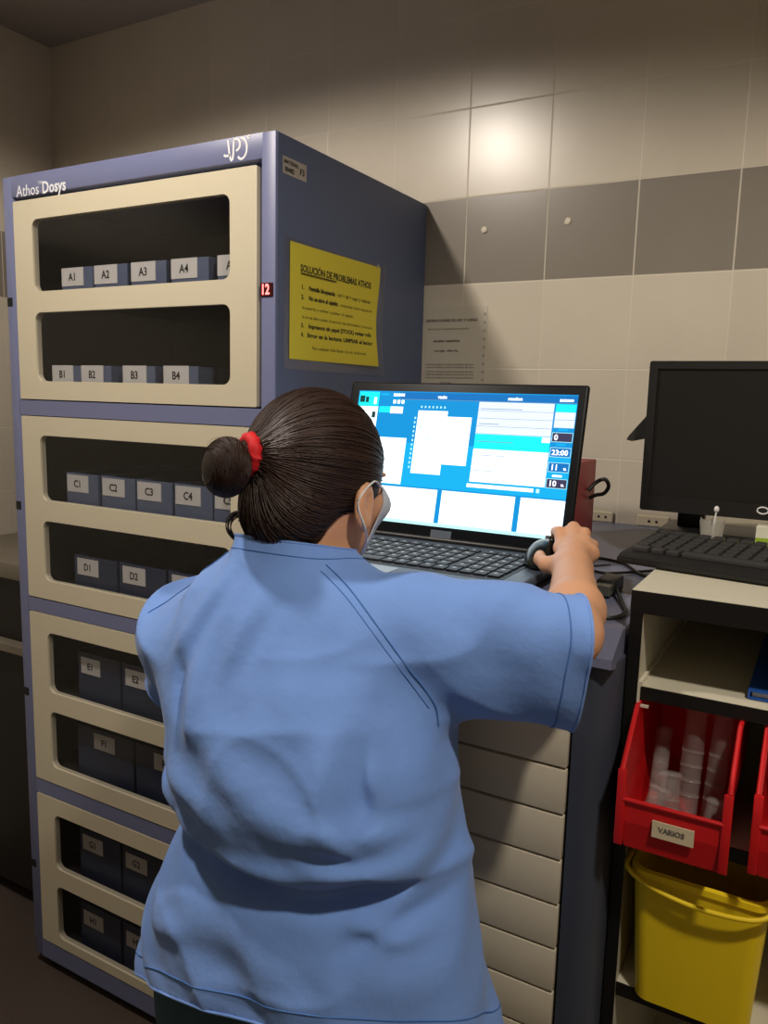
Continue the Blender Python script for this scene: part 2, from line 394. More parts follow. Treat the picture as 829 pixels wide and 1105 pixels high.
def note_line(body, y, z, size, bold, sx, m=ink):
    b = text_bm(body, size, bold, sx=sx, depth=0.0002)
    for v in b.verts:
        yy = y+v.co.x; zz = z+v.co.y
        v.co = Vector((W+.0022+.0009+sheet_x(yy, zz, SY0, SY1, SZ0, SZ1, SA)+v.co.z, yy, zz))
    return b
def fit(body, y0, y1, z, size, bold, m=ink):
    b = text_bm(body, size, bold); wd = max(v.co.x for v in b.verts); b.free()
    return note_line(body, y0, z, size, bold, (y1-y0)/wd, m)
bm = NB()
join(bm, fit('SOLUCIÓN DE PROBLEMAS ATHOS', 0.075, 0.345, 1.760, 0.019, 0.0007))
box(bm, W+.0035+.0012, W+.0045+.003, 0.075, 0.2, 1.7555, 1.757)
for z, txt, y0, y1, b in ((1.727, '1.', .078, .088, .0004), (1.727, 'Pantalla bloqueada:', .104, .2, .0006), (1.727, 'ctrl + alt + supr y reiniciar', .208, .345, .0001),
                     (1.708, '2.', .078, .088, .0004), (1.708, 'No se abre el cajetín:', .104, .21, .0006), (1.708, 'comprobar cierre manual de', .218, .348, .0),
                     (1.689, 'la puerta y volver a pulsar el cajetín', .082, .268, .0), (1.671, 'si no se abre avisar al servicio de informática y farmacia', .082, .345, .0),
                     (1.6535, '3.', .078, .088, .0004), (1.6535, 'Impresora: sin papel (STOCK) revisar rollo', .104, .34, .0005),
                     (1.6355, '4.', .078, .088, .0004), (1.6355, 'Error en la lectura: LIMPIAR el lector', .1, .345, .0005),
                     (1.612, 'Para cualquier duda llamar a la ext. de farmacia', .118, .318, .0)):
    join(bm, fit(txt, y0, y1, z, 0.0115 if b else 0.0095, b))
obj('printed_text', bm, mat('notice_ink', '3b3714', 0.7), note)
bm = NB(); bmesh.ops.create_icosphere(bm, subdivisions=2, radius=0.006, matrix=Matrix.Translation((W+.010, 0.367, 1.812)) @ Matrix.Diagonal((.4, 1, .7, 1)))
obj('tape_dab', bm, clearp, note)

# white paper on the wall
pst = thing('wall_paper_notice', 'white printed paper taped on the tiles behind the laptop', 'notice', (0.87, D-.002, 1.60))
obj('paper_sheet', Bx(0.798, 0.966, D-.0018, D-.0006, 1.44, 1.7475), mat('white_paper', 'cbc4b4', 0.6), pst)
bm = NB()
def pfit(body, x0, x1, z, size, bold):
    b = text_bm(body, size, bold); wd = max(v.co.x for v in b.verts); b.free()
    join(bm, place(text_bm(body, size, bold, sx=(x1-x0)/wd), (x0, D-.0021, z)))
pfit('INSTRUCCIONES DE USO Y CARGA', .800, .942, 1.712, .009, .0004); pfit('farmacia hospitalaria planta', .806, .918, 1.692, .008, 0)
pfit('acceso usuarios', .822, .895, 1.662, .009, .0004); pfit('carga diaria', .824, .892, 1.638, .008, .0002)
for z in (1.604, 1.597, 1.586, 1.579, 1.571): pfit('revisar los cajetines y anotar las incidencias del turno', .803, .935, z, .0075, 0)
pfit('gracias', .845, .875, 1.559, .007, 0); pfit('servicio de farmacia', .80, .91, 1.536, .010, .0004)
obj('printed_text', bm, ink_soft, pst)
bm = NB()
for k in range(12): box(bm, .957, .963, D-.0024, D-.0018, 1.725-k*.02, 1.731-k*.02)
obj('punched_strip', bm, mat('grey_paper', 'a39d90', .6), pst)

# two white hooks / dabs on the grey tiles
for x, z, l in ((0.948, 1.927, 'small white adhesive dot on the grey tile nearer the cabinet'), (1.154, 1.930, 'small white adhesive dot on the grey tile farther right')):
    bm = NB(); bmesh.ops.create_icosphere(bm, subdivisions=2, radius=0.0085, matrix=Matrix.Translation((x, D-.001, z)) @ Matrix.Diagonal((1, .35, 1, 1)))
    for v in bm.verts: v.co.x += 0.0012*math.sin(v.co.z*900); v.co.z += 0.0012*math.sin(v.co.x*700)
    tag(obj('adhesive_dot', bm, mat('putty', 'e0d6c4', .6), None, 60), l, 'adhesive dot', 'white dots on the grey tile band')
# low wall sockets
def socket(x, l, w=.04):
    t = thing('wall_socket', l, 'socket', (x, D, 1.255), 'sockets low on the tiled wall')
    obj('socket_plate', Bx(x-w/2, x+w/2, D-.008, D, 1.245, 1.270, .003), mat('ivory_plastic', 'd8ccb0', .4), t)
    bm = NB(); [cyl(bm, (x+s, D-.0086, 1.257), (x+s, D-.006, 1.257), .003, n=12) for s in (-.008, .008)]
    obj('socket_hole', bm, darkm, t)
socket(1.278, 'ivory wall socket low on the tiles beside the red box', .05); socket(1.392, 'ivory wall socket low on the tiles left of the black monitor', .07)

# ------------------------------------------------------------ drawer workstation
ws = thing('drawer_workstation', 'blue grey workstation with worktop and a column of cream drawers', 'workstation', (1.2, 0.1, 0))
WX0, WX1, WF = 0.88, 1.529, -0.30
bm = NB(); box(bm, WX0, WX0+.03, WF, 0, 0.03, 1.225, .003); box(bm, W+.006, WX1-.012, 0.004, D-.005, 0.03, 1.225)
box(bm, WX0+.03, WX1-.05, WF+.02, 0.003, 0.03, 1.2)
obj('cabinet_body', bm, blue_dk, ws, 30)
# right column with a rounded front corner
bm = NB(); prof = [(1.482, 0.0), (1.482, WF)]+[(1.495+(0.034)*math.sin(math.radians(a)), WF+.034-.034*math.cos(math.radians(a))) for a in range(0, 91, 10)]+[(1.529, WF+.05), (1.524, 0.0)]
vs = [bm.verts.new((x, y, 0.03)) for x, y in prof]; f = bm.faces.new(vs); r = bmesh.ops.extrude_face_region(bm, geom=[f]); bmesh.ops.translate(bm, vec=(0, 0, 1.18), verts=[v for v in r['geom'] if isinstance(v, bmesh.types.BMVert)])
bmesh.ops.recalc_face_normals(bm, faces=bm.faces[:])
obj('side_column', bm, blue_dk, ws, 50)
obj('plinth', Bx(WX0+.02, WX1-.02, WF+.03, D-.05, 0, 0.03), darkm, ws)
# worktop with sloped nose
bm = NB()
def prism(bm, prof, x0, x1):
    a = [bm.verts.new((x0, y, z)) for y, z in prof]; b = [bm.verts.new((x1, y, z)) for y, z in prof]; n = len(prof)
    bm.faces.new(a); bm.faces.new(list(reversed(b)))
    for i in range(n): bm.faces.new((a[i], b[i], b[(i+1) % n], a[(i+1) % n]))
    bmesh.ops.recalc_face_normals(bm, faces=bm.faces[:]); return bm
prism(bm, [(0.0, 1.245), (-.258, 1.245), (-.262, 1.243), (-.306, 1.219), (-.309, 1.208), (-.29, 1.203), (0.0, 1.203)], WX0, WX1-.004)
prism(bm, [(0.0, 1.203), (0.0, 1.245), (D-.003, 1.245), (D-.003, 1.203)], W+.004, WX1-.004)
bmesh.ops.remove_doubles(bm, verts=bm.verts, dist=1e-5)
obj('worktop', bm, mat('slate_worktop', '6d7189', 0.38, noise=.05, nscale=25), ws, 25)
z = 1.19; k = 0; pitch = 0.0617
dm = None
for k in range(18):
    z1 = 1.1895-k*pitch; z0 = z1-pitch+.0035
    if z0 < .06: break
    if dm is None:
        dm = obj('drawer', Bx(WX0+.034, 1.478, WF-.004, WF+.016, z0, z1, .0015), cream_dr, ws, 30)
    else:
        c = dm.copy(); C.objects.link(c); c.parent = ws; c.location = (0, 0, -k*pitch)

# ------------------------------------------------------------ laptop
lap = thing('laptop', 'large black laptop with a bright blue and white screen', 'laptop', (1.127, -0.09, 1.2455))
LX0, LX1, HY, HZ = 0.889, 1.362, 0.050, 1.262
deckm = mat('slate_deck', '55606f', 0.4); keym = mat('dark_key', '1c1e24', 0.5)
base = obj('laptop_base', Bx(LX0, LX1, -0.235, HY+.012, 1.2465, HZ, .004, seg=3), deckm, lap, 40)
obj('key_bed', Bx(LX0+.014, LX1-.032, -0.172, 0.018, HZ-.002, HZ+.0008, .0006), mat('key_bed', '22252c', .5), lap)
obj('touchpad', Bx(1.045, 1.17, -0.228, -0.182, HZ-.002, HZ+.0006), mat('touchpad', '6b7787', .3), lap)
klm = mat('key_legend', 'aeb4c0', .5)
def keycap(w, d, h=.003):
    bm = NB(); box(bm, -w/2, w/2, -d/2, d/2, 0, h, .001)
    return bm
kp = {}
def add_key(parent, x, y, zz, w, d, legend, m, lm, h=.003, top=True):
    key = (round(w, 4), round(d, 4), m.name, legend)
    if key not in kp:
        o = obj('key', keycap(w, d, h), m, None, None)
        me = o.data; bm = NB(); bm.from_mesh(me)
        if legend:
            n0 = len(bm.faces); 
            box(bm, -w*.22, w*.05, d*.02, d*.30, h, h+.0002, mi=1); me.materials.append(lm)
            bm.to_mesh(me)
        bm.free(); bpy.data.objects.remove(o); kp[key] = me
    o = bpy.data.objects.new('key', kp[key]); C.objects.link(o); o.parent = parent
    L = Vector(parent.location); o.location = Vector((x, y, zz))-L
    return o
kw = (LX1-.032-LX0-.014-.008)/18.5
for r in range(6):
    y = 0.008-r*0.0305; n = 18
    x = LX0+.018
    skip = [(15, 1)] if r < 9 else []
    if r == 5:
        lay = [1.2, 1, 1, 1, 5.2, 1, 1, 1, 1, 1, 1]; 
    else: lay = [1.0]*14+[]
    lay = lay if r == 5 else [1]*14
    for i, ww in enumerate(lay):
        add_key(lap, x+kw*ww/2, y, HZ+.0008, kw*ww-.0035, .0255 if r else .018, ww < 3, keym, klm); x += kw*ww
    x = LX0+.018+kw*14.4
    for i in range(4): add_key(lap, x+kw/2, y, HZ+.0008, kw-.0035, .0255 if r else .018, True, keym, klm); x += kw
# lid
ang = math.atan2(0.066, 0.287)
def lidM(): return Matrix.Translation((LX0, HY+.006, HZ+.002)) @ Matrix.Rotation(-ang, 4, 'X')
LH, LWd = 0.2935, LX1-LX0
def lid_obj(name, bm, m, par=None, smooth=None):
    bmesh.ops.transform(bm, matrix=lidM(), verts=bm.verts); return obj(name, bm, m, par or lap, smooth)
lid = lid_obj('screen_lid', Bx(0, LWd, 0.0, 0.012, 0.0, LH, .005, seg=3), mat('black_lid', '0b0d12', .45, spec=.3), None, 40)
hb = NB(); cyl(hb, (LX0+.05, HY+.010, HZ+.002), (LX1-.05, HY+.010, HZ+.002), .007, n=16); obj('hinge', hb, dark, lap, 40)
# display picture: flat rectangles that glow
E = {k: mat('screen_'+k, hexc(v), emit=e) for k, (v, e) in dict(blue=('0094da', 1.1), navy=('0876c4', 1.05), sky=('0aaeea', 1.15), white=('f2fbff', 1.75), cyan=('12e6ee', 1.35), lilac=('d8e2f4', 1.35), pale=('b8f0f0', 1.35), plum=('4a4468', .8), grey=('7f9bb4', 1.0), dgreen=('14504c', .7)).items()}
names = list(E); bm = NB(); UIX, UIZ, UIW, UIH = 0.021, 0.0255, 0.436, 0.250
layer = [0]
def ui(x0, x1, z0, z1, m, text=False):
    layer[0] += 1; y = -0.0006-layer[0]*0.000012
    # x,z given in measured scene metres, mapped to the panel
    cx = lambda x: UIX+(x-0.910)/0.4365*UIW; cz = lambda zz: UIZ+(zz-1.278)/0.250*UIH
    a = [bm.verts.new((X, y, Z)) for X, Z in ((cx(x0), cz(z0)), (cx(x1), cz(z0)), (cx(x1), cz(z1)), (cx(x0), cz(z1)))]
    f = bm.faces.new(a); f.material_index = names.index(m)
ui(.910, 1.3465, 1.278, 1.528, 'blue')
ui(.910, 1.3465, 1.43, 1.50, 'blue'); ui(.910, 1.3465, 1.348, 1.43, 'sky')
ui(1.003, 1.3465, 1.513, 1.526, 'navy'); ui(1.003, 1.3465, 1.5125, 1.5132, 'grey')
ui(.912, .957, 1.498, 1.526, 'cyan'); ui(.912, .957, 1.45, 1.497, 'white'); ui(.914, .925, 1.505, 1.518, 'dgreen'); ui(.927, .934, 1.505, 1.516, 'dgreen'); ui(.946, .952, 1.502, 1.515, 'white'); ui(.945, .953, 1.475, 1.487, 'dgreen')
ui(.961, .978, 1.519, 1.524, 'sky'); ui(.960, .985, 1.486, 1.498, 'cyan'); ui(.985, 1.012, 1.485, 1.498, 'white')
for k in range(5): ui(.988+k*.005, .992+k*.005, 1.518, 1.5235, 'white')
for k in range(3): ui(.989+k*.009, .995+k*.009, 1.504, 1.511, 'white')
ui(.912, 1.028, 1.350, 1.438, 'white'); ui(.912, 1.028, 1.352, 1.3532, 'pale')
for k in range(7): ui(1.050+k*.008, 1.053+k*.008, 1.497, 1.501, 'pale')
for k in range(12): ui(1.0395, 1.0425, 1.382+k*.0085, 1.386+k*.0085, 'pale')
ui(1.046, 1.107, 1.373, 1.492, 'white'); ui(1.06, 1.156, 1.393, 1.482, 'white'); ui(1.055, 1.105, 1.3985, 1.3995, 'lilac'); ui(1.052, 1.056, 1.458, 1.464, 'pale'); ui(1.070, 1.078, 1.43, 1.445, 'lilac')
ui(1.167, 1.307, 1.366, 1.5115, 'lilac'); ui(1.167, 1.307, 1.426, 1.453, 'cyan'); ui(1.292, 1.307, 1.443, 1.452, 'white')
ui(1.167, 1.307, 1.366, 1.425, 'white')
for zz in (1.4955, 1.4815, 1.467, 1.4533, 1.412, 1.397, 1.383): ui(1.167, 1.307, zz, zz+.0007, 'grey')
for zz, xx in ((1.4985, 1.25), (1.471, 1.21), (1.439, 1.24), (1.414, 1.24), (1.386, 1.215)): ui(1.171, xx, zz, zz+.0012, 'grey')
ui(1.163, 1.288, 1.3555, 1.362, 'white'); ui(1.293, 1.299, 1.355, 1.362, 'pale')
ui(1.310, 1.3455, 1.4975, 1.511, 'cyan'); ui(1.310, 1.3455, 1.470, 1.497, 'lilac'); ui(1.310, 1.3455, 1.4835, 1.4842, 'grey'); 
for zz, dm_ in ((1.446, 0), (1.420, 1), (1.394, 2), (1.366, 3)):
    ui(1.309, 1.3455, zz-.0008, zz+.0158, 'pale'); ui(1.3098, 1.3447, zz, zz+.015, 'plum' if dm_ in (0, 3) else 'navy'); ui(1.318, 1.335, zz+.019, zz+.0225, 'sky' if dm_ < 3 else 'white')
ui(.912, 1.107, 1.2825, 1.345, 'white'); ui(1.1165, 1.2575, 1.2825, 1.345, 'white'); ui(1.2675, 1.3465, 1.2825, 1.345, 'white')
ui(.910, 1.3465, 1.278, 1.2845, 'pale')
disp = lid_obj('display', bm, [E[n] for n in names], lid)
bm = NB()
def uit(s, x, zz, size, bold=0.0003):
    cx = UIX+(x-0.910)/0.4365*UIW; cz = UIZ+(zz-1.278)/0.250*UIH
    join(bm, place(text_bm(s, size, bold, depth=.0001), (cx, -0.0018, cz)))
uit('vacio', 1.083, 1.5155, .009); uit('seccion', 1.221, 1.5155, .009); uit('acceso', 1.3155, 1.5155, .009)
uit('0', 1.313, 1.4485, .014); uit('23:00', 1.312, 1.4228, .013); uit('11', 1.313, 1.3968, .014); uit('10', 1.313, 1.3688, .014); uit('u.', 1.336, 1.3975, .008); uit('u.', 1.335, 1.3695, .008)
lid_obj('screen_lettering', bm, E['white'], disp)
stk = lid_obj('screen_sticker', Bx(.215, .256, -.0012, 0, .004, .0195), mat('grey_sticker', '5d6773', .5), lid)

# ------------------------------------------------------------ right shelf unit
su = thing('shelf_unit', 'white laminate shelf unit with black front edges right of the drawers', 'shelf unit', (1.9, 0.15, 0))
UX0, UX1, UF, UB = 1.5305, 2.35, -0.25, 0.60
def panel(x0, x1, z0, z1, yf=UF, name='shelf', bevel=0):
    o = obj(name, Bx(x0, x1, yf+.0015, UB, z0, z1), shelfw, su)
    obj('black_edge_strip', Bx(x0, x1, yf-.0005, yf+.0014, z0, z1), shelfb, o)
    return o
panel(UX0, UX1, 1.267, 1.2945, name='top_panel'); panel(UX0+.0005, UX0+.0155, 0.0, 1.2665, name='side_panel'); panel(UX1-.0155, UX1, 0.0, 1.2665, name='side_panel')
panel(UX0+.016, UX1-.016, 1.155, 1.172, UF+.008); panel(UX0+.016, UX1-.016, 0.978, 0.996, UF+.003); panel(UX0+.016, UX1-.016, 0.748, 0.766, UF+.003); panel(UX0+.016, UX1-.016, 0.05, 0.068, UF+.003)
panel(UX0+.016, UX1-.016, 0.40, 0.418, UF+.003)
obj('back_panel', Bx(UX0+.016, UX1-.016, UB-.008, UB-.0005, 0.07, 1.266), mat('dark_back', '1d1a17', .7), su)
bm = NB(); box(bm, UX0+.0155, UX0+.019, UF+.004, UB-.1, 1.1725, 1.179); box(bm, UX0+.0155, UX0+.0185, UF-.001, UF+.003, 1.150, 1.181); box(bm, UX0+.0155, UX0+.030, UF-.001, UF+.003, 1.1485, 1.1515)
obj('shelf_clip', bm, mat('clear_clip', 'd9d2be', .25), su)

# red open-front bins
redm = mat('red_plastic', 'cc1a1e', 0.38, noise=.05)
def red_bin(name, x, y, zz, rot, label, with_label):
    t = thing(name, label, 'storage bin', (x, y, zz), 'red open front bins on the middle shelf', rot)
    w, d, fh, bh, th = 0.118, 0.235, 0.062, 0.155, 0.003
    bm = NB()
    ins = 0.007   # taper at the base
    def slab(pts, nrm):  # convex outline extruded along nrm
        a = [bm.verts.new(p) for p in pts]; b = [bm.verts.new(Vector(p)+Vector(nrm)*th) for p in pts]; n = len(pts)
        bm.faces.new(a); bm.faces.new(list(reversed(b)))
        for i in range(n): bm.faces.new((a[i], b[i], b[(i+1) % n], a[(i+1) % n]))
    h = w/2; hb = h-ins
    for s in (-1, 1):
        o = s*h; ob = s*hb
        for quad in ([(ob, 0.006, 0), (ob, d, 0), (o, d, bh*.45), (o, 0, bh*.45)], [(o, 0, bh*.45), (o, d, bh*.45), (o, d, fh+.062), (o, 0, fh+.036)], [(o, 0, fh+.036), (o, d, fh+.062), (o, d, bh), (o, 0.062, bh)]):
            slab(quad, (-s, 0, 0))
    slab([(-hb, 0.006, 0), (hb, 0.006, 0), (h, 0, fh*.55), (-h, 0, fh*.55)], (0, 1, 0)); slab([(-h, 0, fh*.55), (h, 0, fh*.55), (h, 0, fh), (-h, 0, fh)], (0, 1, 0))
    slab([(-hb, d, 0), (hb, d, 0), (h, d, bh), (-h, d, bh)], (0, -1, 0)); slab([(-hb, 0.006, 0), (hb, 0.006, 0), (hb, d, 0), (-hb, d, 0)], (0, 0, 1))
    bmesh.ops.recalc_face_normals(bm, faces=bm.faces[:])
    obj('bin_body', bm, redm, t, world=False)
    bm = NB()
    tube(bm, [(-h, 0, fh+.036), (-h, 0, fh+.001), (-h+.004, -.001, fh), (0, -.001, fh), (h-.004, -.001, fh), (h, 0, fh+.001), (h, 0, fh+.036), (h, .062, bh), (h, d, bh), (-h, d, bh), (-h, .062, bh)], .0028, 8, closed=True)
    for s in (-1, 1): box(bm, s*h-.004 if s < 0 else h-.006, s*h+.006 if s < 0 else h+.004, -.003, .002, .004, fh+.036, .001)
    obj('rolled_rim', bm, redm, t, 40, world=False)
    obj('label_strip', Bx(-.052, .052, -.0035, -.0005, .028, .052, .0008), redm, t, world=False) if False else None
    if with_label:
        la = obj('bin_label', Bx(-.020, .026, -.0035, -.0018, .026, .046), mat('cream_label', 'd6c8a6', .6), t, world=False)
        obj('label_print', place(text_bm('VARIOS', .0085, .0003), (-.013, -.0038, .034)), ink_soft, la, world=False)
    return t
rb = red_bin('red_bin', 1.607, -0.318, 0.9965, math.radians(0), 'red open front bin holding clear tubes on the shelf above the yellow bucket', True)
red_bin('red_bin', 1.752, -0.300, 0.9965, 0, 'red open front bin cut off by the right edge of the photo', False)
# clear tubes in the bin
def clear_tube(x, y, z, tilt, lean, l, r, label):
    t = thing('clear_tube', label, 'plastic tube', (x, y, z), 'clear plastic tubes in the red bin')
    M = Matrix.Rotation(tilt, 4, 'X') @ Matrix.Rotation(lean, 4, 'Y')
    bm = NB(); lathe(bm, [(r*.35, 0), (r*.8, r*.5), (r, r*1.2), (r, l*.93), (r*1.12, l*.94), (r*1.12, l*.965), (r*.9, l)], (0, 0, 0), 20)
    bmesh.ops.transform(bm, matrix=M, verts=bm.verts); obj('tube_body', bm, clearp, t, 50, world=False)
    bm = NB(); 
    for k in range(4): lathe(bm, [(r*1.03, l*(.25+.12*k)), (r*1.06, l*(.255+.12*k)), (r*1.03, l*(.26+.12*k))], (0, 0, 0), 16)
    bmesh.ops.transform(bm, matrix=M, verts=bm.verts); obj('tube_ridge', bm, clearp, t, 50, world=False)
clear_tube(1.578, -.265, 1.003, -.75, -.05, .13, .010, 'clear plastic tube leaning at the left back of the red bin')
clear_tube(1.612, -.240, 1.003, -.28, .0, .150, .013, 'tall clear plastic tube standing in the middle of the red bin')
clear_tube(1.640, -.235, 1.003, -.22, .03, .150, .012, 'tall clear plastic tube standing at the right of the red bin')
clear_tube(1.600, -.296, 1.003, -.30, -.06, .085, .013, 'short clear ribbed tube at the front centre of the red bin')
clear_tube(1.574, -.302, 1.003, -.35, .2, .068, .012, 'short clear tube tilted in the front left corner of the red bin')
clear_tube(1.642, -.302, 1.003, -.2, .12, .070, .010, 'short clear tube in the front right corner of the red bin')
# yellow bucket
yb = thing('yellow_bucket', 'yellow plastic bucket with folded handle under the red bin', 'bucket', (1.64, -0.17, 0.766))
ylm = mat('yellow_plastic', 'f2d21e', 0.42, noise=.04)
def rr_loft(bm, secs, n=6):
    rings = []
    for x0, x1, y0, y1, z, r in secs: rings.append([bm.verts.new((x, y, z)) for x, y in rrect(x0, x1, y0, y1, r, n)])
    for a, b in zip(rings, rings[1:]):
        m = len(a)
        for i in range(m): bm.faces.new((a[i], a[(i+1) % m], b[(i+1) % m], b[i]))
    return rings
bm = NB(); rings = rr_loft(bm, [(1.570, 1.706, -.262, -.10, .767, .018), (1.560, 1.716, -.272, -.09, .938, .02), (1.557, 1.719, -.275, -.087, .940, .02), (1.557, 1.719, -.275, -.087, .948, .02), (1.562, 1.714, -.270, -.092, .950, .02), (1.5635, 1.7125, -.2685, -.0935, .94, .02), (1.573, 1.703, -.259, -.103, .772, .018)])
bm.faces.new(list(reversed(rings[0]))); bm.faces.new(rings[-1]); bmesh.ops.recalc_face_normals(bm, faces=bm.faces[:])
obj('bucket_body', bm, ylm, yb, 40)
bm = NB(); tube(bm, spline([(1.556, -.17, .938), (1.552, -.235, .945), (1.555, -.272, .946), (1.585, -.283, .936), (1.64, -.287, .930), (1.70, -.283, .934), (1.722, -.262, .944), (1.722, -.19, .94)], 8), .0032, 8)
obj('bucket_handle', bm, ylm, yb, 60)
bm = NB()
for s, x in ((-1, 1.556), (1, 1.720)): cyl(bm, (x-.004, -.17, .937), (x+.004, -.17, .937), .007, n=16)
obj('handle_pivot', bm, ylm, yb, 40)
# blue folder on upper shelf
fo = thing('blue_folder', 'blue folder lying on the upper shelf at the right edge', 'folder', (1.76, -.1, 1.1735))
bfm = mat('blue_card', '1c4fa0', .5)
obj('folder_cover', Bx(1.669, 1.86, -.215, .06, 1.1725, 1.1745, .0008), bfm, fo); obj('folder_cover', Bx(1.669, 1.86, -.213, .06, 1.181, 1.183, .0008), bfm, fo)
obj('folder_spine', Bx(1.667, 1.670, -.214, .06, 1.1725, 1.183, .001), bfm, fo); obj('paper_stack', Bx(1.672, 1.85, -.208, .055, 1.1747, 1.1808), mat('paper_white', 'cfc9bb', .7), fo)

# ------------------------------------------------------------ desktop keyboard
kb = thing('desktop_keyboard', 'black full size keyboard lying across the shelf unit top', 'keyboard', (1.70, -0.02, 1.296))
KX0, KX1, KF, KB = 1.476, 1.93, -.115, .042
bm = NB(); prism(bm, [(KF, 1.2965), (KF, 1.3045), (KF+.012, 1.3105), (KB-.01, 1.3225), (KB, 1.318), (KB, 1.2965)], KX0, KX1)
bmesh.ops.bevel(bm, geom=[e for e in bm.edges if e.calc_length() > .1 or abs(e.verts[0].co.x-e.verts[1].co.x) < 1e-6], offset=.002, segments=2, affect='EDGES')
obj('keyboard_body', bm, mat('charcoal_plastic', '1a1a1b', .45), kb, 30)
pk = .0195; dk = mat('charcoal_key', '3b3a3a', .42)
slope = math.atan2(.012, .148)
for r in range(6):
    y = KB-.018-r*.0212-(0 if r else -.003); zz = 1.3105+(y-(KF+.012))*math.tan(slope)
    lay = [1]*15 if r < 5 else [1.4, 1.1, 1.1, 6.2, 1.1, 1.1, 1.4]
    x = KX0+.010
    cols = [(x+sum(lay[:i])*pk+ww*pk/2, ww) for i, ww in enumerate(lay)]
    cols += [(x+(15.3+i)*pk+pk/2, 1) for i in range(3)]+[(x+(18.6+i)*pk+pk/2, 1) for i in range(3)]
    for cx_, ww in cols:
        if cx_ > 1.80: continue
        o = add_key(kb, cx_, y, zz, ww*pk-.0048, .0160, False, dk, klm, h=.0065); o.rotation_euler = (slope, 0, 0)
bm = NB(); [box(bm, x, x+.014, KB-.012, KB-.006, 1.3225, 1.3228) for x in (1.77, 1.8, 1.83)]
obj('status_lights', bm, mat('green_dim', '3f5f45', .4), kb)
kb.location = (1.712, -.042, 1.296); kb.rotation_euler = (0, 0, -.16)

# ------------------------------------------------------------ black monitor
mo = thing('monitor', 'black switched off monitor standing behind the keyboard', 'monitor', (1.62, 0.24, 1.295))
MX0, MX1, MY, MZ0, MZ1 = 1.443, 1.85, 0.20, 1.336, 1.594
obj('bezel', plate(rrect(MX0, MX1, MZ0, MZ1, .004, 3), [rrect(MX0+.014, MX1-.014, MZ0+.026, MZ1-.013, .001, 1)], MY, MY+.018), mat('matte_bezel', '191817', .45), mo, 30)
obj('screen_panel', Bx(MX0+.012, MX1-.012, MY+.004, MY+.012, MZ0+.02, MZ1-.01), mat('dark_screen', '1a1815', .35), mo)
obj('rear_shell', Bx(MX0+.01, MX1-.01, MY+.018, MY+.045, MZ0+.01, MZ1-.01, .008), dark, mo, 30)
obj('stand_neck', Bx(1.50, 1.545, MY+.046, MY+.07, 1.305, 1.47, .004), dark, mo, 30)
obj('stand_base', Bx(1.478, 1.80, MY-.024, MY+.12, 1.2955, 1.308, .005), dark, mo, 30)
bm = NB(); a = [(1.4475, 1.516), (1.405, 1.462), (1.402, 1.455), (1.412, 1.453), (1.452, 1.463), (1.47, 1.48)]
vs = [bm.verts.new((x, MY+.046, z)) for x, z in a]; f = bm.faces.new(vs); r = bmesh.ops.extrude_face_region(bm, geom=[f]); bmesh.ops.translate(bm, vec=(0, .03, 0), verts=[v for v in r['geom'] if isinstance(v, bmesh.types.BMVert)])
bmesh.ops.recalc_face_normals(bm, faces=bm.faces[:]); obj('rear_bracket', bm, mat('grey_bracket', '2e2c2a', .5), mo)
bm = NB(); tube(bm, [(1.6395+.0085*math.cos(a*math.pi/8), MY-.0005, 1.352+.0055*math.sin(a*math.pi/8)) for a in range(16)], .0013, 6, closed=True)
obj('logo_ring', bm, whitep, mo)

# small things beside the keyboard
cup = thing('plastic_cup', 'small clear plastic cup holding a white swab behind the keyboard', 'cup', (1.570, .150, 1.2955))
bm = NB(); n = 24
prof = [(.0150, 0), (.0195, .036)]; R_ = []
for k, (rad, h) in enumerate(prof):
    R_.append([bm.verts.new((1.570+rad*math.cos(2*math.pi*i/n), .150+rad*math.sin(2*math.pi*i/n), 1.2955+h+(.008*max(0, math.sin(5*2*math.pi*i/n)) if k else 0))) for i in range(n)])
bm.faces.new(list(reversed(R_[0])))
for i in range(n): bm.faces.new((R_[0][i], R_[0][(i+1) % n], R_[1][(i+1) % n], R_[1][i]))
r = bmesh.ops.solidify(bm, geom=bm.faces[:], thickness=.0012)
cpm = mat('frosted_plastic', 'c9c6be', .3, alpha=.75)
obj('cup_body', bm, cpm, cup, 50)
sw = thing('cotton_swab', 'white cotton swab standing in the small clear cup', 'swab', (1.570, .150, 1.299))
obj('swab_stick', cyl(NB(), (1.570, .152, 1.298), (1.574, .156, 1.352), .0014, n=8), whitep, sw)
bm = NB(); bmesh.ops.create_icosphere(bm, subdivisions=2, radius=.0042, matrix=Matrix.Translation((1.574, .156, 1.353)) @ Matrix.Diagonal((1, 1, 1.4, 1))); obj('cotton_tip', bm, whitep, sw, 60)
bx_ = thing('small_carton', 'small white and green carton beside the monitor stand', 'carton', (1.66, .12, 1.2955))
obj('carton_body', Bx(1.638, 1.69, .110, .135, 1.296, 1.338, .001), mat('white_card', 'd6d6c4', .5), bx_); obj('green_panel', Bx(1.6385, 1.6895, .1095, .1101, 1.299, 1.320), mat('green_print', '8fae2c', .5), bx_)

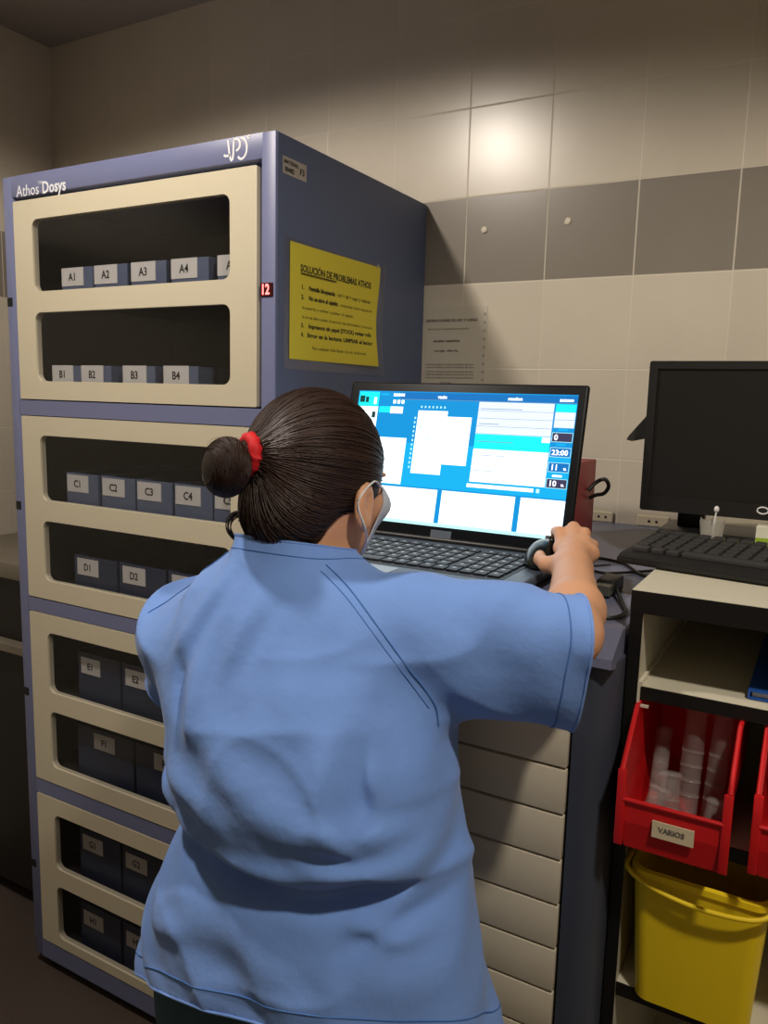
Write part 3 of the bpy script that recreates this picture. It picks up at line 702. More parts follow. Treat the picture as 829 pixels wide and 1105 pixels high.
# ------------------------------------------------------------ red box, cables behind the laptop
rx = thing('red_box_file', 'dark red box file standing behind the right edge of the laptop', 'box file', (1.30, .3, 1.2455))
redb = mat('dark_red_card', '8c1a24', .5)
obj('file_case', Bx(1.262, 1.306, .19, .42, 1.2460, 1.404, .003), redb, rx, 30)
obj('spine_label', Bx(1.268, 1.300, .1885, .1899, 1.33, 1.385), mat('faded_red', 'a2333a', .6), rx)
def cable(name, pts, r, label, m=dark):
    bm = NB(); tube(bm, spline(pts, 8), r, 8); return tag(obj(name, bm, m, None, 60), label, 'cable')
cable('black_cable', [(1.309, .36, 1.345), (1.322, .37, 1.362), (1.338, .37, 1.368), (1.346, .37, 1.355), (1.338, .37, 1.340), (1.322, .37, 1.335), (1.309, .37, 1.328)], .004, 'black cable loop hanging beside the red box file')
cable('black_cable', [(1.362, .15, 1.2485), (1.40, .155, 1.2485), (1.44, .13, 1.2485), (1.475, .07, 1.2485), (1.50, .05, 1.2485)], .0028, 'thin black cable curving across the worktop toward the keyboard')
cable('black_cable', [(1.37, .09, 1.2485), (1.42, .04, 1.2485), (1.46, .07, 1.2485), (1.50, .12, 1.2485)], .0022, 'thinner black cable lying behind the connector')
cable('black_cable', [(1.478, -.095, 1.256), (1.50, -.15, 1.249), (1.512, -.19, 1.248), (1.50, -.225, 1.248), (1.47, -.22, 1.248), (1.455, -.205, 1.248)], .0028, 'black cable looping around the front of the worktop corner')
cn = thing('cable_connector', 'black cable connector plug on the worktop beside her wrist', 'connector', (1.465, -.07, 1.2455))
obj('plug_body', Bx(1.449, 1.477, -.098, -.045, 1.2458, 1.268, .003), dark, cn, 30); obj('plug_shell', Bx(1.452, 1.474, -.118, -.098, 1.249, 1.264, .001), mat('dull_metal', '8a8a80', .35, metal=.8), cn)
bm = NB(); [cyl(bm, (1.4495, y, 1.256), (1.4485, y, 1.256), .004, n=10) for y in (-.085, -.06)]; obj('thumb_screw', bm, dark, cn)

# ------------------------------------------------------------ left recess
lc = thing('side_counter', 'dark low counter with beige top left of the tall cabinet', 'counter', (-.33, .35, 0))
cdk = mat('dark_wood', '15110f', .5)
obj('counter_body', Bx(-.58, -.05, .14, .60, .05, 1.0, .003), cdk, lc); obj('counter_top', Bx(-.595, -.03, .11, .612, 1.0, 1.045, .003), mat('beige_top', '7c7466', .5), lc, 30)
obj('shelf_ledge', Bx(-.58, -.04, .105, .14, .79, .815, .002), mat('beige_top', '7c7466', .5), lc)
obj('plinth', Bx(-.56, -.07, .18, .60, 0, .05), darkm, lc)
dp = thing('paper_dispenser', 'grey rounded paper dispenser on the wall left of the tall cabinet', 'dispenser', (-.3, .5, 1.25))
bm = NB(); prism(bm, [(D-.003, 1.12), (D-.15, 1.12), (D-.18, 1.18), (D-.185, 1.30), (D-.15, 1.39), (D-.10, 1.42), (D-.003, 1.43)], -.55, -.28)
obj('dispenser_cover', bm, mat('grey_cover', '8b8478', .4), dp, 50); obj('paper_slot', Bx(-.50, -.33, D-.15, D-.05, 1.114, 1.1205), darkm, dp)
HYAW, HPITCH, HROLL = 3, -14, 3
CURL = (-.105, -.03, -.085)
# ------------------------------------------------------------ person (one continuous body, clothes and hair as parts)
class Field:
    def __init__(s, lo, hi, h):
        s.lo = np.array(lo, float); s.h = h; s.n = np.ceil((np.array(hi)-s.lo)/h).astype(int)+1
        s.V = np.full(tuple(s.n), 1.0, np.float32)
    def sub(s, lo, hi):
        a = np.clip(np.floor((np.array(lo)-s.lo)/s.h).astype(int), 0, s.n-1); b = np.clip(np.ceil((np.array(hi)-s.lo)/s.h).astype(int)+1, 1, s.n)
        sl = tuple(slice(i, j) for i, j in zip(a, b))
        X = [(s.lo[k]+np.arange(a[k], b[k])*s.h).astype(np.float32) for k in range(3)]
        return sl, (X[0][:, None, None], X[1][None, :, None], X[2][None, None, :])
    def add(s, fn, lo, hi, k=0.0, mode='u'):
        m = 0.02+k; sl, (x, y, z) = s.sub(np.array(lo)-m, np.array(hi)+m)
        d = fn(x, y, z); a = s.V[sl]
        if mode == 'u':
            if k > 0:
                h = np.maximum(k-np.abs(a-d), 0)/k; s.V[sl] = np.minimum(a, d)-h*h*k*0.25
            else: s.V[sl] = np.minimum(a, d)
        else:
            d = -d
            if k > 0:
                h = np.maximum(k-np.abs(a-d), 0)/k; s.V[sl] = np.maximum(a, d)+h*h*k*0.25
            else: s.V[sl] = np.maximum(a, d)
    def cap(s, a, b, ra, rb, k=0.02, mode='u'):
        a = np.array(a, float); b = np.array(b, float); ab = b-a; L = ab@ab; r = max(ra, rb)
        def fn(x, y, z):
            t = np.clip(((x-a[0])*ab[0]+(y-a[1])*ab[1]+(z-a[2])*ab[2])/L, 0, 1)
            return np.sqrt((x-a[0]-t*ab[0])**2+(y-a[1]-t*ab[1])**2+(z-a[2]-t*ab[2])**2)-(ra+(rb-ra)*t)
        s.add(fn, np.minimum(a, b)-r, np.maximum(a, b)+r, k, mode)
    def ell(s, c, R, rot=None, k=0.02, mode='u'):
        c = np.array(c, float); R = np.array(R, float); Q = np.eye(3) if rot is None else np.array(rot)  # rows = local axes
        m = R.max()
        def fn(x, y, z):
            p = [(x-c[0])*Q[i][0]+(y-c[1])*Q[i][1]+(z-c[2])*Q[i][2] for i in range(3)]
            k0 = np.sqrt(sum((p[i]/R[i])**2 for i in range(3))); k1 = np.sqrt(sum((p[i]/R[i]**2)**2 for i in range(3)))+1e-6
            return k0*(k0-1)/k1
        s.add(fn, c-m, c+m, k, mode)
    def loft(s, secs, k=0.02, e=2.0, disp=None, mode='u'):
        S = np.array(secs, float); zs = S[:, 0]
        o = np.argsort(zs); S = S[o]; zs = S[:, 0]
        rx = S[:, 3].max(); ry = S[:, 4].max()
        def sm(z, col):
            # smooth interpolation of the section table
            zz = np.linspace(zs[0], zs[-1], 200); v = np.interp(zz, zs, S[:, col]); ker = np.hanning(21); ker /= ker.sum()
            v2 = np.convolve(np.pad(v, 10, 'edge'), ker, 'valid'); return np.interp(z, zz, v2).astype(np.float32)
        def fn(x, y, z):
            cx, cy, a, b = (sm(z.ravel(), i)[None, None, :] for i in (1, 2, 3, 4))
            u = np.abs((x-cx)/a); v = np.abs((y-cy)/b)
            q = (u**e+v**e)**(1/e); d = (q-1)*np.minimum(a, b)
            d = np.maximum(d, np.maximum(zs[0]-z, z-zs[-1]))
            if disp is not None: d = d-disp(x, y, z)
            return d
        s.add(fn, (S[:, 1].min()-rx-.03, S[:, 2].min()-ry-.03, zs[0]), (S[:, 1].max()+rx+.03, S[:, 2].max()+ry+.03, zs[-1]), k, mode)
    def mesh(s, name):
        V = s.V; ins = V < 0; n = V.shape
        cnt = np.zeros((n[0]-1, n[1]-1, n[2]-1), np.int8)
        for i in (0, 1):
            for j in (0, 1):
                for k in (0, 1): cnt += ins[i:n[0]-1+i, j:n[1]-1+j, k:n[2]-1+k]
        act = (cnt > 0) & (cnt < 8); I = np.argwhere(act); idx = -np.ones(cnt.shape, np.int64); idx[act] = np.arange(len(I))
        P = np.zeros((len(I), 3)); K = np.zeros(len(I)); cor = [(i, j, k) for i in (0, 1) for j in (0, 1) for k in (0, 1)]
        for a in cor:
            for ax in range(3):
                if a[ax] == 1: continue
                b = list(a); b[ax] = 1
                va = V[I[:, 0]+a[0], I[:, 1]+a[1], I[:, 2]+a[2]]; vb = V[I[:, 0]+b[0], I[:, 1]+b[1], I[:, 2]+b[2]]
                m = (va < 0) != (vb < 0); t = np.where(m, va/np.where(m, va-vb, 1), 0)
                q = np.tile(np.array(a, float), (len(I), 1)); q[:, ax] += t; P[m] += q[m]; K += m
        P = (P/K[:, None]+I)*s.h+s.lo
        F = []
        for ax in range(3):
            sl0 = [slice(None)]*3; sl1 = [slice(None)]*3; sl0[ax] = slice(0, -1); sl1[ax] = slice(1, None)
            ch = ins[tuple(sl0)] != ins[tuple(sl1)]; E = np.argwhere(ch); o1, o2 = [q for q in range(3) if q != ax]
            ok = (E[:, o1] > 0) & (E[:, o2] > 0) & (E[:, o1] < n[o1]-1) & (E[:, o2] < n[o2]-1); E = E[ok]
            sign = ins[tuple(sl0)][E[:, 0], E[:, 1], E[:, 2]]
            def c(d1, d2):
                q = E.copy(); q[:, o1] -= d1; q[:, o2] -= d2; return idx[q[:, 0], q[:, 1], q[:, 2]]
            quad = np.stack([c(1, 1), c(0, 1), c(0, 0), c(1, 0)], 1)
            flip = sign if ax != 1 else ~sign
            quad[~flip] = quad[~flip][:, ::-1]; F.append(quad)
        F = np.concatenate(F); me = bpy.data.meshes.new(name); me.from_pydata(P.tolist(), [], F.tolist()); me.update()
        return me
def drop_islands(me, keep=1):
    bm = NB(); bm.from_mesh(me); seen = set(); isl = []
    for v in bm.verts:
        if v.index in seen: continue
        st_ = [v]; seen.add(v.index); g = []
        while st_:
            q = st_.pop(); g.append(q)
            for e in q.link_edges:
                o = e.other_vert(q)
                if o.index not in seen: seen.add(o.index); st_.append(o)
        isl.append(g)
    isl.sort(key=len, reverse=True)
    for g in isl[keep:]: bmesh.ops.delete(bm, geom=g, context='VERTS')
    bm.to_mesh(me); bm.free(); return me
def relax(me, n=2, f=0.5):
    bm = NB(); bm.from_mesh(me)
    for _ in range(n): bmesh.ops.smooth_vert(bm, verts=bm.verts, factor=f, use_axis_x=True, use_axis_y=True, use_axis_z=True)
    bm.to_mesh(me); bm.free(); return me
def bvh_of(me):
    bm = NB(); bm.from_mesh(me); t = BVHTree.FromBMesh(bm); bm.free(); return t

PB = Vector((1.2, -0.48, 0))
person = thing('person', 'person in blue scrubs and face mask, dark hair in a bun, hand on mouse', 'person', PB)
def pobj(name, me, m, smooth=60, parent=None):
    me.transform(Matrix.Translation(-PB)); o = link(name, me, m, parent or person, smooth); o['o'] = tuple(PB); return o
# skeleton (metres, room axes)
HC = Vector((1.154, -0.381, 1.413))                       # middle of the head
yw, pt, rl = math.radians(HYAW), math.radians(HPITCH), math.radians(HROLL)
hf = Vector((math.sin(yw)*math.cos(pt), math.cos(yw)*math.cos(pt), math.sin(pt)))
hr = Vector((math.cos(yw), -math.sin(yw), 0)); hu = hr.cross(hf)
hr, hu = math.cos(rl)*hr+math.sin(rl)*hu, math.cos(rl)*hu-math.sin(rl)*hr
HQ = [tuple(hr), tuple(hf), tuple(hu)]
def hp(r, f, u): return HC+hr*r+hf*f+hu*u
SHR, ELR, WRR = (1.268, -.420, 1.250), (1.488, -.365, 1.261), (1.424, -.135, 1.284)
SHL, ELL_, WRL = (.985, -.448, 1.190), (.928, -.365, 1.085), (.826, -.275, 1.085)
skin = mat('skin', 'd8a27e', 0.5, sss=0.12, noise=.06, nscale=14, bump=.15, bscale=140)
body = Field((.74, -.70, -.005), (1.62, .08, 1.57), 0.004)
B = body
B.loft([(.78, 1.215, -.475, .165, .115), (.90, 1.216, -.475, .160, .110), (1.0, 1.216, -.470, .150, .105), (1.1, 1.195, -.462, .155, .110), (1.2, 1.160, -.448, .160, .105), (1.27, 1.137, -.440, .125, .085), (1.32, 1.137, -.430, .07, .06)], k=.03)
for s, sx in ((1, .095), (-1, -.095)):
    B.cap((1.215+sx, -.475, .82), (1.215+sx*1.1, -.47, .44), .088, .055, .05); B.cap((1.215+sx*1.1, -.47, .44), (1.215+sx*1.1, -.485, .09), .052, .034, .03)
    B.cap((1.215+sx*1.1, -.495, .04), (1.215+sx*1.25, -.36, .025), .034, .026, .03)
B.cap((1.137, -.43, 1.30), tuple(hp(0, -.022, -.06)), .058, .052, .03)
B.cap((1.137, -.435, 1.25), SHR, .046, .046, .03); B.cap((1.137, -.435, 1.245), SHL, .046, .046, .03)
B.cap(SHR, ELR, .042, .035, .02); B.cap(ELR, (1.472, -.290, 1.268), .0345, .0345, .018); B.cap((1.472, -.290, 1.268), WRR, .0345, .0268, .018)
B.cap(SHL, ELL_, .044, .032, .02); B.cap(ELL_, WRL, .032, .024, .02)
# head
B.ell(hp(0, -.008, .018), (.074, .093, .090), HQ, .02); B.ell(hp(0, .030, -.040), (.060, .058, .072), HQ, .03)
B.ell(hp(0, .055, -.078), (.030, .030, .026), HQ, .03)
B.cap(hp(0, .088, .012), hp(0, .110, -.028), .008, .013, .012); B.ell(hp(0, .100, -.033), (.017, .012, .008), HQ, .006)
for s in (-1, 1):
    B.ell(hp(s*.045, .068, -.020), (.022, .020, .018), HQ, .02)                      # cheek
    B.ell(hp(s*.032, .092, .006), (.016, .012, .010), HQ, .008, 'd')                # eye socket
    B.ell(hp(s*.032, .082, .006), (.012, .012, .011), HQ, .003)                     # eyeball and lid
    B.cap(hp(s*.018, .092, .022), hp(s*.048, .080, .022), .005, .004, .008)         # brow
    B.ell(hp(s*.078, -.006, -.030), (.008, .019, .031), HQ, .004)                   # ear
    B.ell(hp(s*.086, -.001, -.028), (.006, .011, .019), HQ, .003, 'd')
    B.ell(hp(s*.077, .002, -.054), (.007, .010, .010), HQ, .004)
B.cap(hp(-.018, .088, -.056), hp(.018, .088, -.056), .006, .006, .006); B.cap(hp(-.014, .086, -.066), hp(.014, .086, -.066), .006, .006, .005)
B.cap(hp(-.02, .098, -.061), hp(.02, .098, -.061), .0022, .0022, .002, 'd')
# right hand over the mouse
B.cap(WRR, (1.412, -.090, 1.294), .0265, .025, .012)
MC = [(1.384, -.060, 1.300), (1.400, -.050, 1.310), (1.416, -.052, 1.308), (1.431, -.066, 1.298)]
for q in MC: B.cap((1.412, -.095, 1.290), q, .020, .0135, .008)
FG = [[MC[0], (1.370, -.026, 1.318), (1.356, .000, 1.314), (1.350, .018, 1.302)], [MC[1], (1.388, -.016, 1.326), (1.374, .010, 1.316), (1.368, .026, 1.301)],
      [MC[2], (1.407, -.020, 1.320), (1.395, .004, 1.303), (1.388, .014, 1.288)], [MC[3], (1.426, -.038, 1.306), (1.416, -.018, 1.293), (1.407, -.010, 1.281)]]
for f, r in zip(FG, (.0092, .0095, .009, .0080)):
    for i in range(3): B.cap(f[i], f[i+1], r*(1.12-.08*i), r*(1.04-.08*i), .004)
B.cap((1.406, -.118, 1.285), (1.378, -.110, 1.282), .016, .0125, .012); B.cap((1.378, -.110, 1.282), (1.360, -.088, 1.284), .0115, .010, .004); B.cap((1.360, -.088, 1.284), (1.352, -.064, 1.286), .010, .0085, .003)
# left hand hanging relaxed beside the drawers
hl = Vector(WRL); B.cap(WRL, (.822, -.225, 1.100), .024, .026, .015)
for k, (dx, L) in enumerate(((-.022, .9), (-.007, 1.0), (.008, .95), (.022, .78))):
    a = Vector((.822+dx, -.190, 1.108)); b = a+Vector((0, .036*L, -.004)); c = b+Vector((0, .020*L, -.018)); d = c+Vector((0, .006, -.020*L))
    B.cap((.822, -.230, 1.098), a, .018, .012, .01); B.cap(a, b, .0092, .0086, .003); B.cap(b, c, .0086, .008, .003); B.cap(c, d, .008, .0072, .003)
B.cap((.838, -.245, 1.094), (.858, -.210, 1.088), .013, .011, .008); B.cap((.858, -.210, 1.088), (.862, -.182, 1.083), .0105, .009, .003)
bme = drop_islands(relax(B.mesh('body'), 2, .4)); bodybvh = bvh_of(bme); del body, B
pobj('body', bme, skin)

# scrub top ------------------------------------------------------
def ridge(x, z, a, b, wd, amp, taper=True):
    ax, az = a; bx_, bz_ = b; dx, dz = bx_-ax, bz_-az; L = dx*dx+dz*dz
    t = np.clip(((x-ax)*dx+(z-az)*dz)/L, 0, 1); d = np.sqrt((x-ax-t*dx)**2+(z-az-t*dz)**2)
    return amp*np.exp(-(d/wd)**2)*((np.sin(np.pi*np.clip(t*.9+.05, 0, 1))) if taper else 1)
RID = [ # back folds, (x, z) start, end, width, amplitude
 ((1.000, 1.077), (1.100, 1.030), .016, 0.0150), ((1.100, 1.030), (1.330, 1.017), .014, 0.0180), ((1.020, 1.050), (1.120, 0.997), .013, -0.0150), ((1.100, 0.997), (1.340, 0.992), .013, -0.0150),
 ((1.250, 1.024), (1.400, 1.047), .012, 0.0105), ((1.280, 0.992), (1.395, 1.017), .010, -0.0120), ((1.300, 1.090), (1.390, 1.072), .012, 0.0090), ((1.280, 1.060), (1.380, 1.047), .010, -0.0090),
 ((1.330, 0.982), (1.410, 0.962), .010, 0.0090), ((1.340, 0.957), (1.410, 0.992), .010, -0.0075),
 ((1.115, 1.315), (1.085, 1.215), .010, 0.0090), ((1.135, 1.315), (1.105, 1.190), .009, -0.0090), ((1.175, 1.310), (1.165, 1.200), .011, 0.0075), ((1.090, 1.230), (1.120, 1.140), .010, -0.0090),
 ((1.130, 1.240), (1.145, 1.130), .012, 0.0075), ((1.200, 1.300), (1.190, 1.220), .010, -0.0060), ((1.060, 1.130), (1.100, 1.070), .014, -0.0060), ((1.030, 1.100), (1.160, 1.077), .020, 0.0075), ((1.000, 1.120), (1.080, 1.060), .013, -0.0060),
 ((1.300, 1.180), (1.320, 1.080), .012, 0.0075), ((1.325, 1.170), (1.350, 1.060), .010, -0.0090), ((1.100, 0.932), (1.240, 0.892), .025, -0.0075), ((1.060, 0.892), (1.160, 0.922), .015, 0.0060), ((1.330, 0.952), (1.350, 0.852), .02, 0.0075)]
def creases(x, y, z):
    q1 = 46*(x*.55+z*.84)+2.2*np.sin(17*x-9*z)+1.3*np.sin(23*z+11*y); q2 = 60*(-x*.62+z*.78+y*.2)+2.0*np.sin(15*x+21*z)
    q3 = 95*(x*.8-z*.2+y*.3)+2.5*np.sin(33*z+9*x)
    m1 = .5+.5*np.sin(13*x+19*z+1.0); m2 = .5+.5*np.sin(21*x-17*z+2.1)
    return .0042*m1*(1-np.abs(np.sin(q1*.5)))**2+.0036*m2*(1-np.abs(np.sin(q2*.5)))**2+.0012*np.sin(q3)*m1*m2
def back_disp(x, y, z):
    d = np.zeros(np.broadcast(x, z).shape, np.float32)
    for a, b, wd, am in RID: d = d+ridge(x, z, a, b, wd, am)
    w_ = 1/(1+np.exp(np.clip((y+.47)/.03, -20, 20)))
    big = .004*np.sin(x*31+z*17+2*np.sin(z*23))*np.sin(z*29+x*11)
    return (d+big*.9)*w_ + creases(x, y, z) + .0025*np.sin(x*55+z*31)*np.sin(z*47-y*40)
T = Field((.76, -.71, .70), (1.60, -.22, 1.38), 0.004)
T.loft([(.73, 1.222, -.488, .262, .152), (.80, 1.223, -.488, .243, .151), (.86, 1.224, -.488, .224, .150), (.93, 1.225, -.484, .202, .148), (.985, 1.224, -.470, .187, .134), (1.010, 1.222, -.464, .178, .126), (1.035, 1.225, -.474, .173, .148), (1.075, 1.219, -.476, .173, .158), (1.12, 1.206, -.468, .178, .155), (1.17, 1.178, -.456, .190, .147), (1.21, 1.158, -.448, .186, .137), (1.25, 1.150, -.440, .160, .120), (1.285, 1.142, -.436, .124, .100), (1.315, 1.144, -.430, .077, .078), (1.36, 1.150, -.424, .062, .066)], k=.02, e=2.2, disp=back_disp)
def sleeve(F, a, b, ra, rb, ns, amp, k=.03, flat=1.0):
    a = np.array(a); b = np.array(b); ab = b-a; L = ab@ab; u = ab/np.sqrt(L)
    up = np.array([0, 0, 1.0]); sd = np.cross(u, up); sd /= np.linalg.norm(sd); up = np.cross(sd, u)
    def fn(x, y, z):
        px, py, pz = x-a[0], y-a[1], z-a[2]; t = (px*ab[0]+py*ab[1]+pz*ab[2])/L; tc = np.clip(t, -.2, 1.15)
        v = px*up[0]+py*up[1]+pz*up[2]; s_ = px*sd[0]+py*sd[1]+pz*sd[2]; th = np.arctan2(v, s_)
        r = ra+(rb-ra)*tc
        dsp = amp*np.sin(ns*th+6*tc)*np.clip(tc, 0, 1)+amp*.8*np.sin(17*tc+3*np.sin(th))*.6
        dsp = dsp+creases(x*.8, y, z*1.1)*1.2; v2 = np.where(v < 0, v/flat, v)
        return np.maximum(np.sqrt(v2**2+s_**2)-r-dsp, np.maximum((t-1.15), -.4-t)*np.sqrt(L))
    m = max(ra, rb)*1.35; F.add(fn, np.minimum(a, b+.15*ab)-m, np.maximum(a, b+.15*ab)+m, k)
sleeve(T, (1.240, -.432, 1.243), (1.515, -.384, 1.251), .072, .064, 3, .0045, .05, 1.28)
sleeve(T, (1.000, -.450, 1.186), (.948, -.405, 1.090), .065, .055, 3, .003, .05)
T.cap((1.142, -.425, 1.30), (1.142, -.42, 1.40), .060, .060, .0, 'd') if False else None
tme = relax(T.mesh('scrub_top'), 1, .4); del T
bm = NB(); bm.from_mesh(tme)
def cut(bm, co, no, test):
    g = [f for f in bm.faces if test(f.calc_center_median())]
    vs = {v for f in g for v in f.verts}; es = {e for f in g for e in f.edges}
    r = bmesh.ops.bisect_plane(bm, geom=list(vs)+list(es)+g, plane_co=co, plane_no=no, clear_outer=False, dist=1e-5)
    no = Vector(no).normalized(); co = Vector(co)
    dl = [f for f in bm.faces if test(f.calc_center_median()) and (f.calc_center_median()-co).dot(no) > 0]
    bmesh.ops.delete(bm, geom=dl, context='FACES')
cut(bm, (.985, -.53, .757), (0.2, -.5, -1), lambda c: c.z < .96)
cut(bm, (1.146, -.43, 1.338), (0.0, .22, 1), lambda c: c.z > 1.30 and abs(c.x-1.146) < .12)
cut(bm, (1.500, -.384, 1.245), (1, .55, -.06), lambda c: c.x > 1.43)
cut(bm, (.950, -.408, 1.106), (-.59, .27, -.80), lambda c: c.x < .958 and c.z < 1.13)
# keep the largest shell
me_ = bpy.data.meshes.new('scrub_top'); bm.to_mesh(me_); bm.free(); drop_islands(me_)
topbvh = bvh_of(me_)
bm = NB(); bm.from_mesh(me_); loops = []; be = {e for e in bm.edges if e.is_boundary}
while be:
    e = be.pop(); L = [e.verts[0], e.verts[1]]; go = True
    while go:
        go = False
        for e2 in L[-1].link_edges:
            if e2 in be: be.discard(e2); L.append(e2.other_vert(L[-1])); go = True; break
    if len(L) > 20: loops.append([v.co.copy() for v in L])
bm.free()
scrub = mat('blue_scrub_cotton', '759be0', 0.85, noise=.05, nscale=30, bump=.5, bscale=38, sheen=.15, spec=.2)
scrub_dk = mat('blue_seam_thread', '4f79b8', 0.85, spec=.2)
top = pobj('scrub_top', me_, scrub, 75)
so = top.modifiers.new('cloth_thickness', 'SOLIDIFY'); so.thickness = 0.002; so.offset = -1
def on_top(P, lift=.0006):
    out = []
    for p in P:
        l, nn, i, d = topbvh.find_nearest(Vector(p))
        if l is not None: out.append(l+nn*lift)
    return out
def seam(P, r, name='seam', m=scrub_dk, closed=False, lift=.0004):
    pts = on_top(P, lift)
    for _ in range(2): pts = [pts[0]]+[(pts[i-1]+pts[i]*2+pts[i+1])/4 for i in range(1, len(pts)-1)]+[pts[-1]]
    bm = NB(); tube(bm, pts, r, 6, closed); me = bpy.data.meshes.new(name); bm.to_mesh(me); bm.free(); return pobj(name, me, m, 60, None)
for L in loops:
    c = sum(L, Vector())/len(L); bm = NB()
    seam(L[::2], .0016, 'edge_piping', scrub, lift=.0)
    if c.z < 1.0: off = lambda p: p+Vector((0, 0, .024))
    elif c.z > 1.3: off = lambda p: p+Vector((0, 0, -.016))+(p-c)*.12
    elif c.x > 1.4: off = lambda p: p+Vector((-.022, -.004, 0))
    else: off = lambda p: p+Vector((.012, -.005, .016))
    seam([off(p) for p in L[::2]], .0008, 'stitch_line')
def sline(P, n=10): return spline(P, n)
RS = [(1.226, -.47, 1.325), (1.278, -.50, 1.305), (1.325, -.52, 1.275), (1.372, -.53, 1.235), (1.388, -.50, 1.195), (1.378, -.45, 1.165)]
def cast(P, dr=Vector((-.49, .86, -.12)).normalized()):
    out = []
    for q in P:
        q = Vector(q); l, nn, i, d = topbvh.ray_cast(q-dr*.5, dr)
        if l is not None and (l-q).length < .12: out.append(l)
    return out
RP = cast(sline(RS[:5]+[(1.378, -.47, 1.163)]))
seam(RP, .0010, 'raglan_seam'); RP = cast([q+Vector((-.006, 0, -.007)) for q in sline(RS[:5])]); seam(RP, .0006, 'stitch_line')
seam(sline([(1.085, -.47, 1.318), (1.05, -.48, 1.300), (1.012, -.485, 1.275), (.988, -.50, 1.245), (.972, -.51, 1.20), (.966, -.50, 1.15)]), .0010, 'raglan_seam')

# trousers and clogs ------------------------------------------------
Q = Field((.95, -.70, .04), (1.50, -.28, 1.0), .006)
Q.loft([(.70, 1.214, -.485, .19, .135), (.80, 1.214, -.485, .195, .14), (.90, 1.216, -.475, .172, .125), (.95, 1.218, -.473, .165, .12)], k=.03, e=2.2)
for s in (-1, 1): Q.cap((1.215+s*.098, -.480, .78), (1.215+s*.110, -.475, .42), .105, .082, .05); Q.cap((1.215+s*.110, -.475, .42), (1.215+s*.115, -.490, .10), .080, .072, .03)
qme = relax(Q.mesh('trousers'), 2, .5); bm = NB(); bm.from_mesh(qme); cut(bm, (1.2, -.48, .085), (0, 0, -1), lambda c: c.z < .14); bm.to_mesh(qme); bm.free()
pobj('trousers', qme, mat('grey_green_trousers', '3d5763', .9, noise=.05, spec=.2)); del Q
for s in (-1, 1):
    K = Field((1.215+s*.13-.09, -.62, -.01), (1.215+s*.13+.09, -.26, .12), .004)
    xx = 1.215+s*.125; K.cap((xx, -.52, .045), (xx+s*.012, -.36, .035), .046, .042, .03); K.add(lambda x, y, z: z-0.004+0*x+0*y, (xx-.1, -.63, -.02), (xx+.1, -.25, .004), 0, 'd')
    pobj('clog', K.mesh('clog'), mat('white_clog', 'c9c9c4', .5))

# hair ----------------------------------------------------------------
hairm = mat('dark_brown_hair', '21150f', 0.55, noise=.35, nscale=40, spec=.35)
hairs = mat('brown_hair_strand', '33211a', 0.5, spec=.4)
Rr = Field(tuple(HC-Vector((.20, .20, .16))), tuple(HC+Vector((.16, .16, .15))), .0028)
Rr.ell(hp(0, -.012, .020), (.083, .099, .094), HQ, 0)
Rr.ell(hp(0, -.060, -.045), (.060, .045, .052), HQ, .03)
Rr.cap(hp(0, -.062, -.06), hp(-.008, -.048, -.098), .040, .028, .03)
Rr.ell(hp(0, .108, -.068), (.115, .080, .100), HQ, .006, 'd')
Rr.ell(hp(0, .112, .0), (.060, .05, .062), HQ, .012, 'd')
for s in (-1, 1): Rr.ell(hp(s*.088, -.004, -.045), (.022, .026, .044), HQ, .006, 'd')
for s in (-1, 1): Rr.ell(hp(s*.072, -.016, -.088), (.032, .034, .048), HQ, .010, 'd')
TIE = hp(-.020, -.108, .011)
TD = (hf*-1+hr*-.45+hu*-.12).normalized()
Rr.cap(hp(-.015, -.080, .018), TIE+TD*.008, .030, .016, .02)
capme = drop_islands(relax(Rr.mesh('hair'), 2, .5)); del Rr
hairo = pobj('hair', capme.copy(), hairm); capme.transform(Matrix.Identity(4)); capbvh = bvh_of(capme)
def on_cap(p, lift=.001):
    l, nn, i, d = capbvh.find_nearest(Vector(p)); return l+nn*lift
rs = random.Random(3); bm = NB(); made = 0; HO = hp(0, -.014, .015)
while made < 1500:
    a = rs.uniform(-math.pi, math.pi); el = math.asin(rs.uniform(-.85, 1))
    d = (hr*math.cos(el)*math.sin(a)+hf*math.cos(el)*math.cos(a)+hu*math.sin(el)).normalized()
    l, nn, i, dist = capbvh.ray_cast(HO+d*.3, -d)
    if l is None: continue
    dt = (TIE-HO).normalized()
    if d.dot(dt) > .93: continue
    an = d.angle(dt); P = []
    ax = d.cross(dt).normalized(); f0 = 0.0; f1 = rs.uniform(.6, 1.0)
    wob = rs.uniform(-.03, .03); lift = rs.uniform(-.0002, .0014)
    for k in range(11):
        t = f1*k/10; dd = Matrix.Rotation(an*t, 3, ax) @ d + ax*wob*math.sin(math.pi*t)
        l, nn, i, dist = capbvh.ray_cast(HO+dd.normalized()*.3, -dd.normalized())
        if l is None: continue
        P.append(l+nn*lift)
    if len(P) < 5 or max((P[i+1]-P[i]).length for i in range(len(P)-1)) > .05: continue
    tube(bm, P, [.0003]+[.0008]*(len(P)-2)+[.0003], 3, caps=False); made += 1
me = bpy.data.meshes.new('hair_strands'); bm.to_mesh(me); bm.free(); pobj('hair_strands', me, hairs, 180)
